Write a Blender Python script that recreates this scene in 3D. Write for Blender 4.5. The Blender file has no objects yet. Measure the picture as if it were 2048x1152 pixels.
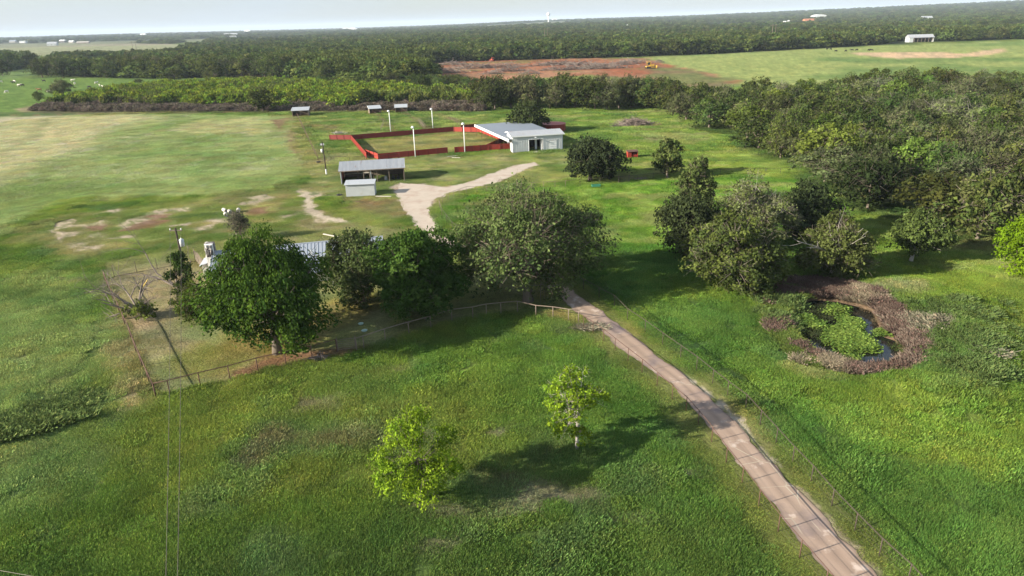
import bpy, math, random
import numpy as np
from mathutils import Vector, Matrix

# ------------------------------------------------------------------ camera
F, HC = 1365.0, 30.0
ROLL = math.radians(1.72)
PITCH = math.atan((576-43.3)*math.cos(ROLL)/F)
SC = bpy.context.scene
COL = SC.collection
cp, sp = math.cos(PITCH), math.sin(PITCH)
cr, sr = math.cos(ROLL), math.sin(ROLL)
fw = Vector((0, cp, -sp)); upv = Vector((0, sp, cp)); rt = Vector((1, 0, 0))
cright = cr*rt - sr*upv
cup = sr*rt + cr*upv
cam_d = bpy.data.cameras.new('camera')
cam = bpy.data.objects.new('camera', cam_d); COL.objects.link(cam)
cam.matrix_world = Matrix(((cright.x, cup.x, -fw.x, 0), (cright.y, cup.y, -fw.y, 0), (cright.z, cup.z, -fw.z, HC), (0, 0, 0, 1)))
cam_d.sensor_width = 36; cam_d.lens = 36*F/2048
cam_d.clip_start = 0.5; cam_d.clip_end = 60000
SC.camera = cam

# ------------------------------------------------------------------ sky, sun, exposure
SUN_AZ = math.radians(20.0)      # direction the shadows run, measured from +x towards +y
SUN_EL = math.radians(22.0)
w = bpy.data.worlds.new('World'); SC.world = w; w.use_nodes = True
nt = w.node_tree; nt.nodes.clear()
out = nt.nodes.new('ShaderNodeOutputWorld'); bg = nt.nodes.new('ShaderNodeBackground')
sky = nt.nodes.new('ShaderNodeTexSky'); sky.sky_type = 'NISHITA'; sky.sun_disc = False
sky.sun_elevation = SUN_EL
# sun sits at azimuth opposite the shadows; sky rotation is measured clockwise from +Y
sx, sy = -math.cos(SUN_AZ), -math.sin(SUN_AZ)
sky.sun_rotation = math.atan2(sx, sy)
sky.air_density = 1.0; sky.dust_density = 1.0; sky.ozone_density = 2.0
tc = nt.nodes.new('ShaderNodeTexCoord'); mp = nt.nodes.new('ShaderNodeMapping'); mp.inputs['Scale'].default_value = (1.2, 1.2, 9)
nz = nt.nodes.new('ShaderNodeTexNoise'); nz.inputs['Scale'].default_value = 2.2; nz.inputs['Detail'].default_value = 5
crp = nt.nodes.new('ShaderNodeValToRGB')
crp.color_ramp.elements[0].position = 0.36; crp.color_ramp.elements[0].color = (0.38, 0.38, 0.38, 1)
crp.color_ramp.elements[1].position = 0.7; crp.color_ramp.elements[1].color = (0.74, 0.74, 0.74, 1)
mx = nt.nodes.new('ShaderNodeMix'); mx.data_type = 'RGBA'
mx.inputs[7].default_value = (3.55, 4.1, 4.75, 1)       # thin high veil of cloud, in the units of the sky texture
L = nt.links
L.new(tc.outputs['Generated'], mp.inputs['Vector']); L.new(mp.outputs['Vector'], nz.inputs['Vector']); L.new(nz.outputs[0], crp.inputs[0])
L.new(crp.outputs[0], mx.inputs[0]); L.new(sky.outputs[0], mx.inputs[6]); L.new(mx.outputs[2], bg.inputs[0])
bg.inputs[1].default_value = 0.080
L.new(bg.outputs[0], out.inputs[0])
sd = bpy.data.lights.new('sun', 'SUN'); sd.energy = 5.0; sd.angle = math.radians(0.5); sd.color = (1.0, 0.92, 0.78)
so = bpy.data.objects.new('sun', sd); COL.objects.link(so)
dirv = Vector((math.cos(SUN_AZ)*math.cos(SUN_EL), math.sin(SUN_AZ)*math.cos(SUN_EL), -math.sin(SUN_EL)))
so.rotation_euler = dirv.to_track_quat('-Z', 'Y').to_euler(); so.location = (-60, -20, 90)
SC.view_settings.view_transform = 'Standard'; SC.view_settings.look = 'None'
SC.view_settings.exposure = 1.22; SC.view_settings.gamma = 1; SC.view_settings.use_curve_mapping = False
SC.cycles.max_bounces = 6; SC.cycles.diffuse_bounces = 3; SC.cycles.transparent_max_bounces = 8
SC.cycles.volume_bounces = 0

# ------------------------------------------------------------------ terrain height and pixel <-> ground
def sstep(a, b, x):
    t = np.clip((x-a)/(b-a), 0, 1); return t*t*(3-2*t)

def hills(x, y):
    r = np.hypot(x, y); az = np.degrees(np.arctan2(x, y))
    A = np.interp(az, [-60, -38, -25, -13, -5, 2, 13, 27, 37, 60], [18, 18, 16, 2, 6, 16, 26, 50, 66, 80])
    z = A*sstep(1500, 7000, r)
    z += 9*np.exp(-((az-4)/7.0)**2)*sstep(900, 3000, r)
    return z

def ray(px, py):
    x = (px-1024)/F; y = -(py-576)/F
    xr = cr*x + sr*y; yr = -sr*x + cr*y
    return np.array([xr, cp+yr*sp, -sp+yr*cp])

_ts = np.geomspace(20, 16000, 2500)
def P(px, py, z=0.0):
    """point of the ground (raised by z) seen at a pixel of the photograph"""
    d = ray(px, py)
    if d[2] < -0.03:
        t = (z-HC)/d[2]; return (d[0]*t, d[1]*t)
    hx = d[0]*_ts; hy = d[1]*_ts; hz = HC + d[2]*_ts
    b = hz < hills(hx, hy)+z
    i = int(np.argmax(b)) if b.any() else len(_ts)-1
    return (float(hx[i]), float(hy[i]))

def proj(x, y, z):
    d1 = np.asarray(z)-HC
    zc = y*cp - d1*sp; yc = y*sp + d1*cp
    xr = x/zc; yr = yc/zc
    return 1024+F*(cr*xr - sr*yr), 576-F*(sr*xr + cr*yr)

def depth_of(x, y, z=0.0): return y*cp-(z-HC)*sp

def height_for(x, y, top, z0=0.0):
    lo, hi = 0.1, 60.0
    for _ in range(40):
        m = (lo+hi)/2
        if proj(x, y, z0+m)[1] < top: hi = m
        else: lo = m
    return lo

# value noise
_rng0 = np.random.RandomState(7)
_lat = _rng0.rand(512, 512)
def vnoise(x, y, seed=0):
    x = x+seed*17.31; y = y+seed*9.77
    xi = np.floor(x).astype(np.int64); yi = np.floor(y).astype(np.int64)
    fx = x-xi; fy = y-yi; fx = fx*fx*(3-2*fx); fy = fy*fy*(3-2*fy)
    a = _lat[xi & 511, yi & 511]; b = _lat[(xi+1) & 511, yi & 511]
    c = _lat[xi & 511, (yi+1) & 511]; d = _lat[(xi+1) & 511, (yi+1) & 511]
    return (a*(1-fx)+b*fx)*(1-fy)+(c*(1-fx)+d*fx)*fy
def fbm(x, y, s, o=4, seed=0):
    v = 0; a = 0.5; t = 0
    for k in range(o):
        v = v+a*vnoise(x/s*2**k, y/s*2**k, seed+k*3); t += a; a *= 0.55
    return v/t

def poly_sd(pts, X, Y):
    """signed distance to polygon, negative inside"""
    n = len(pts); d = np.full(X.shape, 1e18); ins = np.zeros(X.shape, bool)
    for i in range(n):
        ax, ay = pts[i]; bx, by = pts[(i+1) % n]
        ex, ey = bx-ax, by-ay; wx, wy = X-ax, Y-ay
        t = np.clip((wx*ex+wy*ey)/(ex*ex+ey*ey+1e-12), 0, 1)
        d = np.minimum(d, (wx-ex*t)**2+(wy-ey*t)**2)
        c = ((ay > Y) != (by > Y)) & (X < (bx-ax)*(Y-ay)/((by-ay) if by != ay else 1e-12)+ax)
        ins ^= c
    d = np.sqrt(d); return np.where(ins, -d, d)
def line_d(pts, X, Y):
    d = np.full(X.shape, 1e18)
    for i in range(len(pts)-1):
        ax, ay = pts[i]; bx, by = pts[i+1]
        ex, ey = bx-ax, by-ay; wx, wy = X-ax, Y-ay
        t = np.clip((wx*ex+wy*ey)/(ex*ex+ey*ey+1e-12), 0, 1)
        d = np.minimum(d, (wx-ex*t)**2+(wy-ey*t)**2)
    return np.sqrt(d)
def PX(l, z=0.0): return [P(a, b, z) for a, b in l]

POND_Z = -0.55
WATER = [(1598,618),(1633,606),(1671,608),(1710,617),(1736,626),(1748,653),(1757,673),(1778,680),(1786,703),(1781,721),(1757,733),(1724,734),(1686,721),(1654,709),(1627,694),(1603,673),(1594,645)]
RING = [(1528,590),(1560,568),(1620,562),(1695,573),(1748,590),(1790,617),(1805,650),(1828,678),(1842,708),(1816,733),(1762,745),(1714,742),(1655,737),(1612,718),(1580,700),(1553,668),(1535,632)]
waterW = PX(WATER, POND_Z); ringW = PX(RING)
# driveway edges, photograph pixels
DL = [(1040,520),(1075,560),(1100,580),(1123,596),(1148,620),(1196,652),(1226,684),(1260,711),(1294,735),(1338,767),(1372,799),(1423,858),(1481,928),(1546,1008),(1591,1069),(1656,1145),(1740,1260)]
DR = [(1078,512),(1108,548),(1130,573),(1148,584),(1172,603),(1216,633),(1257,667),(1294,694),(1343,733),(1377,760),(1430,803),(1487,861),(1533,916),(1591,977),(1643,1032),(1695,1087),(1747,1151),(1830,1262)]
dlW, drW = PX(DL), PX(DR)
def resample(A, n):
    A = np.array(A); k = np.concatenate([[0], np.cumsum(np.hypot(*np.diff(A, axis=0).T))]); t = np.linspace(0, k[-1], n)
    return [(a, b) for a, b in zip(np.interp(t, k, A[:, 0]), np.interp(t, k, A[:, 1]))]
dlW, drW = resample(dlW, 24), resample(drW, 24)
roadC = [((a[0]+b[0])/2, (a[1]+b[1])/2) for a, b in zip(dlW, drW)]
# gravel drive edges
GL = [(1040,520),(985,505),(935,500),(895,497),(868,478),(832,452),(812,425),(800,402),(790,385),(775,374),(800,366),(850,368),(885,374),(925,368),(968,352),(1002,340),(1040,329),(1070,325)]
GR = [(1078,512),(1020,500),(960,492),(915,488),(893,470),(872,445),(858,418),(870,400),(900,386),(940,378),(980,369),(1010,360),(1040,345),(1062,334),(1076,330)]
gravW = PX(GL)+PX(GR[::-1])

def ground_z(x, y):
    x = np.asarray(x, float); y = np.asarray(y, float)
    z = hills(x, y)
    r = np.hypot(x, y)
    und = (fbm(x, y, 28, 3, 5)-0.5)*0.7*sstep(60, 110, r)*(1-sstep(180, 420, r)*0.5)
    m = sstep(2, 9, poly_sd(gravW, x, y)) if x.size else 1
    bx = (x > 0) & (x < 75) & (y > 35) & (y < 105)
    ds = np.full(x.shape, 99.0); dw = np.full(x.shape, 99.0)
    if bx.any():
        ds[bx] = poly_sd(ringW, x[bx], y[bx]); dw[bx] = poly_sd(waterW, x[bx], y[bx])
    # flat around the buildings and the arena
    flat = sstep(4, 14, poly_sd([(-48, 60), (8, 66), (20, 150), (20, 215), (-60, 215), (-60, 110)], x, y))
    z = z + und*m*flat*sstep(3, 15, ds)
    basin = sstep(2.2, -0.9, dw)
    z = z - 1.25*basin
    # spoil bank on the right of the pond
    bank = PX([(1830,590),(1890,612),(1935,650),(1955,700),(1950,750),(1900,790)])
    if bx.any():
        q = np.zeros(x.shape); q[bx] = line_d(bank, x[bx], y[bx]); q[~bx] = 99
        z = z + 1.5*np.exp(-(q/4.2)**2)*sstep(-0.5, 3.5, dw)
    return z
def gz(x, y): return float(ground_z(np.array([x]), np.array([y]))[0])

# ------------------------------------------------------------------ painting the land (colours of soil and grass, with some shade painted in)
C_DARKG = np.array((0.078, 0.122, 0.034)); C_GREEN = np.array((0.100, 0.150, 0.032)); C_YEL = np.array((0.155, 0.182, 0.042))
C_PALE = np.array((0.210, 0.225, 0.095)); C_TAN = np.array((0.300, 0.235, 0.150)); C_RED = np.array((0.200, 0.090, 0.055))
C_GRAV = np.array((0.480, 0.400, 0.315)); C_MOW = np.array((0.170, 0.175, 0.060)); C_BLUEG = np.array((0.090, 0.135, 0.062))
C_FOREST_SHADE = np.array((0.035, 0.048, 0.020)); C_FARF = np.array((0.200, 0.205, 0.100)); C_MUD = np.array((0.115, 0.085, 0.060))

F_MAIN = [(75,153),(100,150),(230,156),(350,158),(480,150),(540,150),(600,160),(700,166),(790,173),(872,176),(862,150),(822,141),(808,130),(900,124),(1000,121),(1150,117),(1260,114),(1400,109),(1500,104),(1650,96),(1800,87),(1900,83),(2048,78),(2120,76),(2120,10),(2048,12),(1700,22),(1350,33),(1100,41),(700,53),(480,60),(430,75),(400,92),(360,100),(345,112),(300,116),(200,118),(110,120),(90,135)]
F_LEFT = [(-60,112),(0,112),(70,118),(60,136),(20,142),(-60,146)]
F_UP = [(-60,80),(0,82),(60,88),(180,86),(345,88),(430,75),(480,62),(300,70),(150,73),(0,76),(-60,78)]
FIELD_UP = [(-60,82),(0,84),(60,88),(180,86),(345,88),(400,90),(360,100),(345,104),(200,104),(110,112),(0,110),(-60,110)]
WOODS = [(1352,214),(1400,262),(1465,270),(1500,300),(1540,322),(1600,340),(1650,398),(1700,420),(1760,432),(1810,445),(1860,485),(1990,492),(2120,480),(2400,440),(2300,185),(2048,180),(1960,182),(1800,186),(1600,200),(1480,210),(1400,212)]
BRUSH = [(60,222),(130,205),(230,188),(330,178),(480,170),(600,172),(760,180),(900,188),(960,200),(965,224),(800,222),(600,222),(300,224)]
CLEARED = [(812,150),(808,131),(900,124),(1000,121),(1150,117),(1280,116),(1330,128),(1400,144),(1475,161),(1400,178),(1330,190),(1230,170),(1100,172),(1000,172),(900,165)]

def paint(X, Y):
    n = X.size
    r = np.hypot(X, Y)
    n1 = fbm(X, Y, 22, 4, 1); n2 = fbm(X, Y, 6, 4, 11); n3 = fbm(X, Y, 1.7, 3, 21); n4 = fbm(X, Y, 60, 4, 31)
    nn = fbm(X*0.55+Y*0.2, Y*1.3, 3.2, 3, 61)
    col = C_GREEN[None]*np.ones((n, 1)); gh = np.ones(n)
    def mix(c, a):
        nonlocal col
        a = np.clip(a, 0, 1)[:, None]; c = np.asarray(c); col = col*(1-a)+(c if c.ndim == 2 else c[None])*a
    def setg(v, a):
        nonlocal gh
        gh = gh*(1-np.clip(a, 0, 1))+v*np.clip(a, 0, 1)
    def area(l, soft=1.5, rag=2.0, z=0.0, grow=0.0):
        w_ = PX(l, z); xs = [p[0] for p in w_]; ys = [p[1] for p in w_]; m = soft+rag*2+grow
        bx = (X > min(xs)-m) & (X < max(xs)+m) & (Y > min(ys)-m) & (Y < max(ys)+m)
        a = np.zeros(n)
        if bx.any():
            d = poly_sd(w_, X[bx], Y[bx])-grow+(fbm(X[bx], Y[bx], max(rag*2.2, .6), 3, 41)-0.5)*2.6*rag
            a[bx] = sstep(soft/2, -soft/2, d)
        return a
    def strip(l, wd, soft=0.5, rag=0.4):
        w_ = PX(l); xs = [p[0] for p in w_]; ys = [p[1] for p in w_]; m = wd+soft+rag*2
        bx = (X > min(xs)-m) & (X < max(xs)+m) & (Y > min(ys)-m) & (Y < max(ys)+m)
        a = np.zeros(n)
        if bx.any():
            d = line_d(w_, X[bx], Y[bx])+(fbm(X[bx], Y[bx], max(rag*2.5, .6), 3, 43)-0.5)*2.6*rag
            a[bx] = sstep(wd/2+soft/2, wd/2-soft/2, d)
        return a
    # general variation
    mix(C_DARKG, sstep(0.5, 0.32, n1)*0.8); mix(C_YEL, sstep(0.5, 0.68, n1)*0.75)
    mix(C_BLUEG, sstep(0.56, 0.7, n2)*0.5); mix(C_YEL*0.9, sstep(0.52, 0.70, n4)*0.4)
    mix(C_MUD*1.3, sstep(0.70, 0.80, n2)*sstep(0.45, 0.6, n1)*0.6)
    # ---- left hay field
    a = area([(-900,1000),(-300,520),(0,465),(120,400),(420,388),(600,362),(596,232),(300,228),(0,234),(-300,245),(-1500,420)], 4, 3)
    hay = a.copy(); mix((0.225, 0.275, 0.115), a*0.9); mix((0.280, 0.295, 0.150), a*sstep(0.42, 0.62, n1)*0.8)
    mix((0.135, 0.195, 0.06), a*sstep(0.5, 0.35, n4)*0.7); setg(0.55, a)
    mix((0.18, 0.20, 0.085), a*sstep(0.45, 0.7, nn)*0.6)
    b = area([(-400,236),(0,235),(240,230),(330,236),(235,262),(150,300),(60,330),(-10,380),(-300,380)], 14, 8)
    mix((0.42, 0.365, 0.245), b*0.9)
    b = area([(300,264),(420,240),(522,236),(552,262),(500,270),(420,266)], 6, 4); mix((0.38, 0.33, 0.20), b*0.7)
    b = area([(330,318),(380,310),(410,322),(350,334)], 5, 4); mix((0.22, 0.22, 0.10), b*0.5)
    for l in ([(60,250),(100,235),(70,262),(40,290)], [(95,240),(85,265),(55,290)]): mix((0.20,0.20,0.10), strip(l, 1.2, .8)*0.5)
    # near left ground: darker taller weeds
    b = area([(-200,1160),(-200,640),(60,600),(120,500),(190,560),(250,760),(300,800),(120,960),(0,1040)], 5, 4)
    mix((0.150, 0.205, 0.070), b*0.7); mix((0.21, 0.24, 0.10), b*sstep(.48, .66, n1)*.6); setg(.9, b)
    b = area([(-10,560),(60,520),(150,560),(120,640),(60,700),(-10,740)], 6, 4); mix((0.22,0.245,0.10), b*0.6)
    # ---- rough patch with bare soil north of the house
    b = area([(100,470),(130,445),(330,405),(600,380),(640,420),(700,460),(560,468),(420,470),(200,520),(120,500)], 6, 3)
    mix((0.165, 0.19, 0.060), b*0.7); setg(.35, b); mix((0.27,0.22,0.11), b*sstep(.5,.68,n2)*.75)
    for l in ([(110,450),(150,438),(152,450),(120,458)], [(165,452),(205,445),(200,456),(170,458)], [(240,446),(300,425),(345,428),(300,443),(250,460)],
              [(316,420),(375,415),(370,423),(320,425)], [(120,470),(160,464),(150,475)], [(175,470),(210,466),(205,474),(178,476)],
              [(130,492),(155,487),(150,496)], [(395,456),(420,450),(420,456),(398,460)], [(488,408),(515,394),(530,402),(508,410)],
              [(600,378),(618,376),(622,398),(640,425),(690,444),(650,445),(615,425)], [(620,398),(640,380),(660,382),(640,392)],
              [(648,392),(700,390),(690,396)], [(620,345),(650,335),(640,352)], [(105,462),(135,470),(128,480)], [(150,500),(200,490),(190,497)], [(215,478),(262,470),(250,478)], [(180,430),(240,418),(232,424)], [(340,452),(380,447),(372,453)], [(420,442),(452,438),(446,444)], [(500,395),(530,388),(545,395)], [(560,432),(590,428),(584,434)]):
        q = area(l, 1.4, 1.0, grow=.5); mix((0.42, 0.34, 0.245), q*(0.25+0.75*sstep(.36, .58, fbm(X, Y, .9, 3, 23)))); setg(0.0, q)
    q = strip([(604,380),(614,398),(622,418),(642,434),(688,443)], 2.1, .6, .7); mix((0.45, 0.375, 0.28), q*.9); setg(0, q)
    for l in ([(500,416),(534,414),(538,426),(500,429)], [(620,457),(650,452),(688,458),(650,468),(625,464)], [(240,462),(300,440),(340,440),(300,455)], [(720,395),(812,398),(815,418),(740,415)],
              [(175,455),(215,452),(200,462)], [(300,432),(345,428),(330,440)], [(540,240),(580,235),(560,262)], [(585,250),(600,300),(590,310),(575,280)]):
        q = area(l, 1.5, .7, grow=.4); mix((0.20, 0.10, 0.07), q*0.75); setg(0.1, q)
    # ---- farm yard: rough grass round the barns
    b = area([(600,330),(640,310),(900,310),(1030,307),(1130,310),(1060,340),(880,400),(820,440),(760,455),(690,400),(620,380)], 5, 3)
    mix((0.195, 0.200, 0.085), b*0.75); setg(0.5, b)
    mix((0.27, 0.23, 0.15), b*sstep(0.55, 0.72, n2)*0.6)
    b = area([(1110,300),(1180,305),(1200,345),(1100,362),(1010,374),(900,392),(870,410),(880,398),(980,368),(1075,330),(1060,318)], 3, 2)
    mix((0.24, 0.22, 0.10), b*0.6); setg(0.5, b)
    b = area([(1060,308),(1100,306),(1180,320),(1120,330),(1070,322)], 1.5, 1.2); mix((0.42, 0.35, 0.24), b*0.7*sstep(.35,.6,n3)); setg(0.2, b)
    b = area([(690,398),(740,394),(830,395),(820,430),(780,425),(700,412)], 3, 2); mix((0.25, 0.13, 0.085), b*0.55*sstep(.35,.55,n2)); setg(0.4, b)
    # mown strip north of the house and lawn round the drive
    b = area([(205,525),(330,500),(460,474),(700,446),(830,455),(880,490),(890,520),(740,560),(420,560),(300,560),(215,545)], 3, 1)
    mix((0.215, 0.215, 0.085), b*0.85); setg(0.22, b)
    mix((0.25, 0.21, 0.10), b*sstep(.5, .7, n1)*.5)
    mix(C_DARKG, strip([(0,552),(180,530),(330,494),(455,477),(490,470)], 0.5, .4)*0.5)
    b = area([(470,476),(560,463),(650,462),(650,470),(520,486)], 2, .6); mix((0.15,0.17,0.06), b*.5)  # small bare tree's cast shadow painted darker on the mown grass
    # ---- the fenced yard
    yard = [(205,545),(330,520),(420,545),(760,530),(1000,540),(1120,590),(1165,648),(1065,610),(1035,623),(973,630),(904,640),(818,667),(714,700),(572,727),(460,757),(340,790),(310,792)]
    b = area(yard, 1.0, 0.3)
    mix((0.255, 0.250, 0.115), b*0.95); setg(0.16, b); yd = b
    mix((0.20, 0.235, 0.09), yd*sstep(.5, .64, n2)*.5)
    q = area([(380,700),(470,690),(560,700),(560,725),(440,750),(360,735)], 4, 3); mix((0.20, 0.185, 0.04), q*0.6)
    q = area([(225,560),(330,530),(400,560),(380,620),(330,650),(270,640),(230,600)], 6, 4); mix((0.30, 0.235, 0.15), q*0.7)
    q = area([(270,650),(330,640),(360,690),(300,700),(280,680)], 3, 3); mix((0.27, 0.21, 0.13), q*0.55)
    q = area([(480,660),(700,600),(760,610),(740,640),(560,715),(480,700)], 5, 3); mix((0.25, 0.17, 0.05), q*0.6)
    q = area([(520,715),(640,700),(760,690),(700,706),(560,735),(480,755),(470,745)], 1.2, 0.8); mix((0.19, 0.085, 0.055), q*0.8); setg(0.0, q)
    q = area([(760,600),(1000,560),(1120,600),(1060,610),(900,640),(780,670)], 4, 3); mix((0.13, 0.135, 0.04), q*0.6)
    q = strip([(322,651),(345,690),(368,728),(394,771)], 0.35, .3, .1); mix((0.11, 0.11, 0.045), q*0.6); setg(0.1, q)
    q = area([(212,560),(225,560),(262,640),(305,760),(318,792),(298,790),(245,690)], 1.0, .6); mix((0.22, 0.17, 0.09), q*0.6)
    q = area([(1072,633),(1110,612),(1165,643),(1120,640)], 1, .6); mix((0.30, 0.22, 0.10), q*0.7)
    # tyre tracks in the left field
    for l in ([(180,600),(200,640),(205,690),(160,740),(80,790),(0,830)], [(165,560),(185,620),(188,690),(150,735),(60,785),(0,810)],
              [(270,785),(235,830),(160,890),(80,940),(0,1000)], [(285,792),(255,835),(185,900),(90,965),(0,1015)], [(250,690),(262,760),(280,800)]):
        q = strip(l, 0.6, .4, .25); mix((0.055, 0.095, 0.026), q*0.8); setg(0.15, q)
    q = strip([(235,690),(262,770),(270,810)], 1.8, 1.2, .8); mix((0.32, 0.24, 0.15), q*0.6)
    # ---- near field
    q = area([(660,730),(700,700),(860,668),(1010,640),(1180,660),(1300,770),(1400,870),(1500,1000),(1620,1160),(1500,1200),(1300,960),(1100,860),(900,820),(700,800)], 6, 4)
    mix((0.075, 0.150, 0.030), q*0.5)
    for l in ([(810,700),(830,690),(812,740),(790,740)], ): pass
    for cx, cy, s_ in ((795,737,1.0),(860,1010,1.1),(1005,1005,1.6),(1080,985,1.6),(1120,1000,1.2),(985,860,.9),(1000,870,.9),(870,1085,1.4),(660,810,2.0),(690,790,1.2),(930,1040,1.3),(1180,990,1.0),(1390,945,.7),(960,1025,1.0),(1040,1020,1.0),(1250,1040,.8),(620,800,1.0),(1060,975,1.2)):
        c_ = P(cx, cy); d = np.hypot((X-c_[0])*0.8, (Y-c_[1])*1.5)+(n3-0.5)*2.8*s_
        q = sstep(s_*1.25, s_*0.3, d); mix((0.24, 0.20, 0.14), q*0.45); setg(0.4, q)
    q = area([(690,740),(760,745),(800,800),(860,800),(760,900),(700,860)], 3, 3); mix((0.14, 0.165, 0.05), q*0.5)
    q = area([(1400,840),(1440,870),(1500,940),(1570,1040),(1650,1160),(1600,1160),(1540,1060),(1450,950)], 1.5, 1.0); mix((0.17, 0.20, 0.03), q*0.6); setg(.5, q)
    # ---- verges of the driveway
    dr = line_d(roadC, X, Y); cross = (r < 130)
    sgn = np.zeros(n)
    v = sstep(4.6, 2.6, dr)*cross; setg(0.35, v); mix((0.175, 0.175, 0.055), v*0.6)
    q = area([(1180,600),(1300,690),(1440,800),(1540,905),(1560,905),(1450,795),(1310,680),(1195,598)], 1.0, .6); mix((0.24, 0.22, 0.09), q*0.6)
    q = area([(1340,730),(1400,770),(1440,800),(1485,840),(1520,890),(1560,930),(1535,918),(1487,861),(1440,812),(1400,780),(1350,742)], .5, .5); mix(C_GRAV, q*0.85); setg(0, q)
    q = strip([(1747,1151),(1695,1084),(1643,1028),(1600,980)], .9, .4, .35); mix((.42,.33,.24), q*.6); setg(.1, q)
    # ---- right of the driveway
    q = area([(1170,560),(1300,545),(1500,560),(1530,700),(1600,770),(1900,800),(2100,700),(2200,1300),(1900,1300),(1560,830),(1400,720),(1230,610)], 5, 3)
    mix((0.125, 0.185, 0.034), q*0.75); mix((0.165, 0.215, 0.044), q*sstep(.45, .66, nn)*0.6); mix((0.055, 0.12, 0.035), q*sstep(.52, .36, n1)*.6)
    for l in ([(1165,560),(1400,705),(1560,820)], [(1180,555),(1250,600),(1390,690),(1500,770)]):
        q = strip(l, 0.6, .4, .1); mix((0.04, 0.075, 0.026), q*0.75); setg(0.15, q)  # wheel tracks of thin grass, their shadow painted in as dark green
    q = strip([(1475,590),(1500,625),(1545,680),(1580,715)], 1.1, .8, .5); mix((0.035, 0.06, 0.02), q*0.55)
    q = area([(880,400),(940,388),(1160,372),(1500,352),(1640,365),(1700,430),(1400,500),(1230,500),(1200,400),(1100,380),(980,390),(900,425)], 3, 2)
    mix((0.075, 0.165, 0.022), q*0.7); mix((0.13, 0.19, 0.03), q*sstep(.5, .66, n2)*.5)
    q = area([(1000,300),(1500,300),(1640,345),(1500,352),(1160,368),(1120,345)], 4, 3); mix((0.15, 0.19, 0.045), q*0.6)
    q = area([(1120,225),(1350,225),(1420,270),(1500,330),(1400,300),(1150,285)], 6, 4); mix((0.13, 0.18, 0.042), q*0.65)
    q = area([(1370,310),(1450,290),(1520,330),(1600,345),(1560,358),(1400,340)], 5, 3); mix((0.17, 0.20, 0.04), q*0.6)
    q = area([(1560,430),(1700,440),(1800,480),(1900,500),(2048,500),(2048,620),(1900,640),(1700,560)], 5, 3); mix((0.14, 0.19, 0.03), q*0.55)
    q = area([(1220,500),(1500,480),(1560,560),(1300,560)], 5, 3); mix((0.07, 0.14, 0.03), q*0.55)
    # ---- pond margin
    q = area(RING, 1.2, .8); mix((0.17, 0.110, 0.080), q*0.9); setg(0.2, q)
    q = area([(1700,570),(1790,575),(1880,590),(1850,610),(1780,600)], 2, 1.5); mix((0.27, 0.24, 0.15), q*0.7)
    q = area([(1820,640),(1878,650),(1870,685),(1830,690)], 2, 1.5); mix((0.33, 0.31, 0.24), q*0.55)
    q = area([(1560,722),(1650,742),(1700,750),(1690,760),(1600,750)], 1.5, 1.0); mix((0.30, 0.26, 0.13), q*0.6)
    q = area([(1790,600),(1890,620),(1960,670),(1990,740),(1900,800),(1820,760),(1860,680)], 3, 2); mix((0.065, 0.115, 0.038), q*0.7); setg(1.35, q)
    # ---- paddocks behind the arena
    q = area([(590,228),(740,225),(870,224),(1010,228),(1015,248),(950,250),(700,275),(640,300),(625,300)], 4, 3)
    mix((0.115, 0.165, 0.05), q*0.7); mix((0.17, 0.19, 0.06), q*sstep(.45, .62, n2)*.6)
    for l in ([(588,222),(612,270),(640,325)], [(740,224),(765,242),(790,266)], [(800,222),(830,240),(858,262)], [(868,228),(905,240),(935,256)], [(0,231),(200,228),(590,223)]):
        q = strip(l, 1.4, 1.2, .7); mix((0.16, 0.11, 0.06), q*0.75)
    q = area([(560,232),(590,230),(640,330),(600,340),(575,290)], 3, 2); mix((0.24, 0.22, 0.09), q*0.6)
    q = area([(620,250),(680,250),(670,262),(630,262)], 3, 2); mix((0.16, 0.11, 0.07), q*0.6)
    q = area([(720,282),(905,264),(959,265),(1005,285),(905,305),(758,318),(735,310)], 1, .5); mix((0.240, 0.205, 0.085), q*0.9); setg(.35, q)
    # ---- brush strip, pasture with cows, cleared land, far land
    q = area([(-400,160),(70,156),(480,155),(620,165),(600,185),(200,200),(60,225),(-400,230)], 10, 6); mix((0.115, 0.185, 0.04), q*0.9)
    q = area([(25,222),(60,212),(70,222),(40,226)], 4, 3); mix((0.36, 0.27, 0.17), q*0.8)
    q = area(BRUSH, 8, 6); mix((0.075, 0.085, 0.040), q*0.9)
    q = area([(60,214),(600,214),(960,216),(960,224),(600,225),(300,228),(60,226)], 4, 3); mix((0.10, 0.075, 0.055), q*.6)
    q = area([(470,150),(540,142),(560,150),(480,158)], 8, 4); mix((0.30, 0.16, 0.10), q*0.8)
    q = area([(1280,116),(1400,109),(1650,96),(2200,75),(2400,190),(1960,190),(1500,205),(1420,175),(1330,130)], 10, 6)
    mix((0.255, 0.295, 0.095), q*0.95); mix((0.13, 0.20, 0.055), q*sstep(.5, .34, n4)*.8)
    q = area([(1640,112),(1800,118),(1960,112),(2050,118),(1800,128),(1650,122)], 14, 10); mix((0.12, 0.19, 0.055), q*0.7)
    q = area(CLEARED, 8, 6); mix((0.275, 0.100, 0.052), q*0.97); mix((0.32, 0.19, 0.11), q*sstep(.5, .68, n4)*.7); mix((0.15,0.16,.055), q*sstep(.58,.72,n1)*.7)
    q = area([(1300,130),(1400,144),(1475,161),(1400,185),(1330,195),(1320,160),(1290,140)], 10, 8); mix((0.175, 0.135, 0.075), q*0.85); mix((0.13,0.17,.05), q*sstep(.45,.6,n4)*.7)
    q = area([(1060,158),(1180,150),(1290,158),(1340,175),(1230,180),(1080,176)], 8, 5); mix((0.12, 0.20, 0.045), q*0.8)
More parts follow.
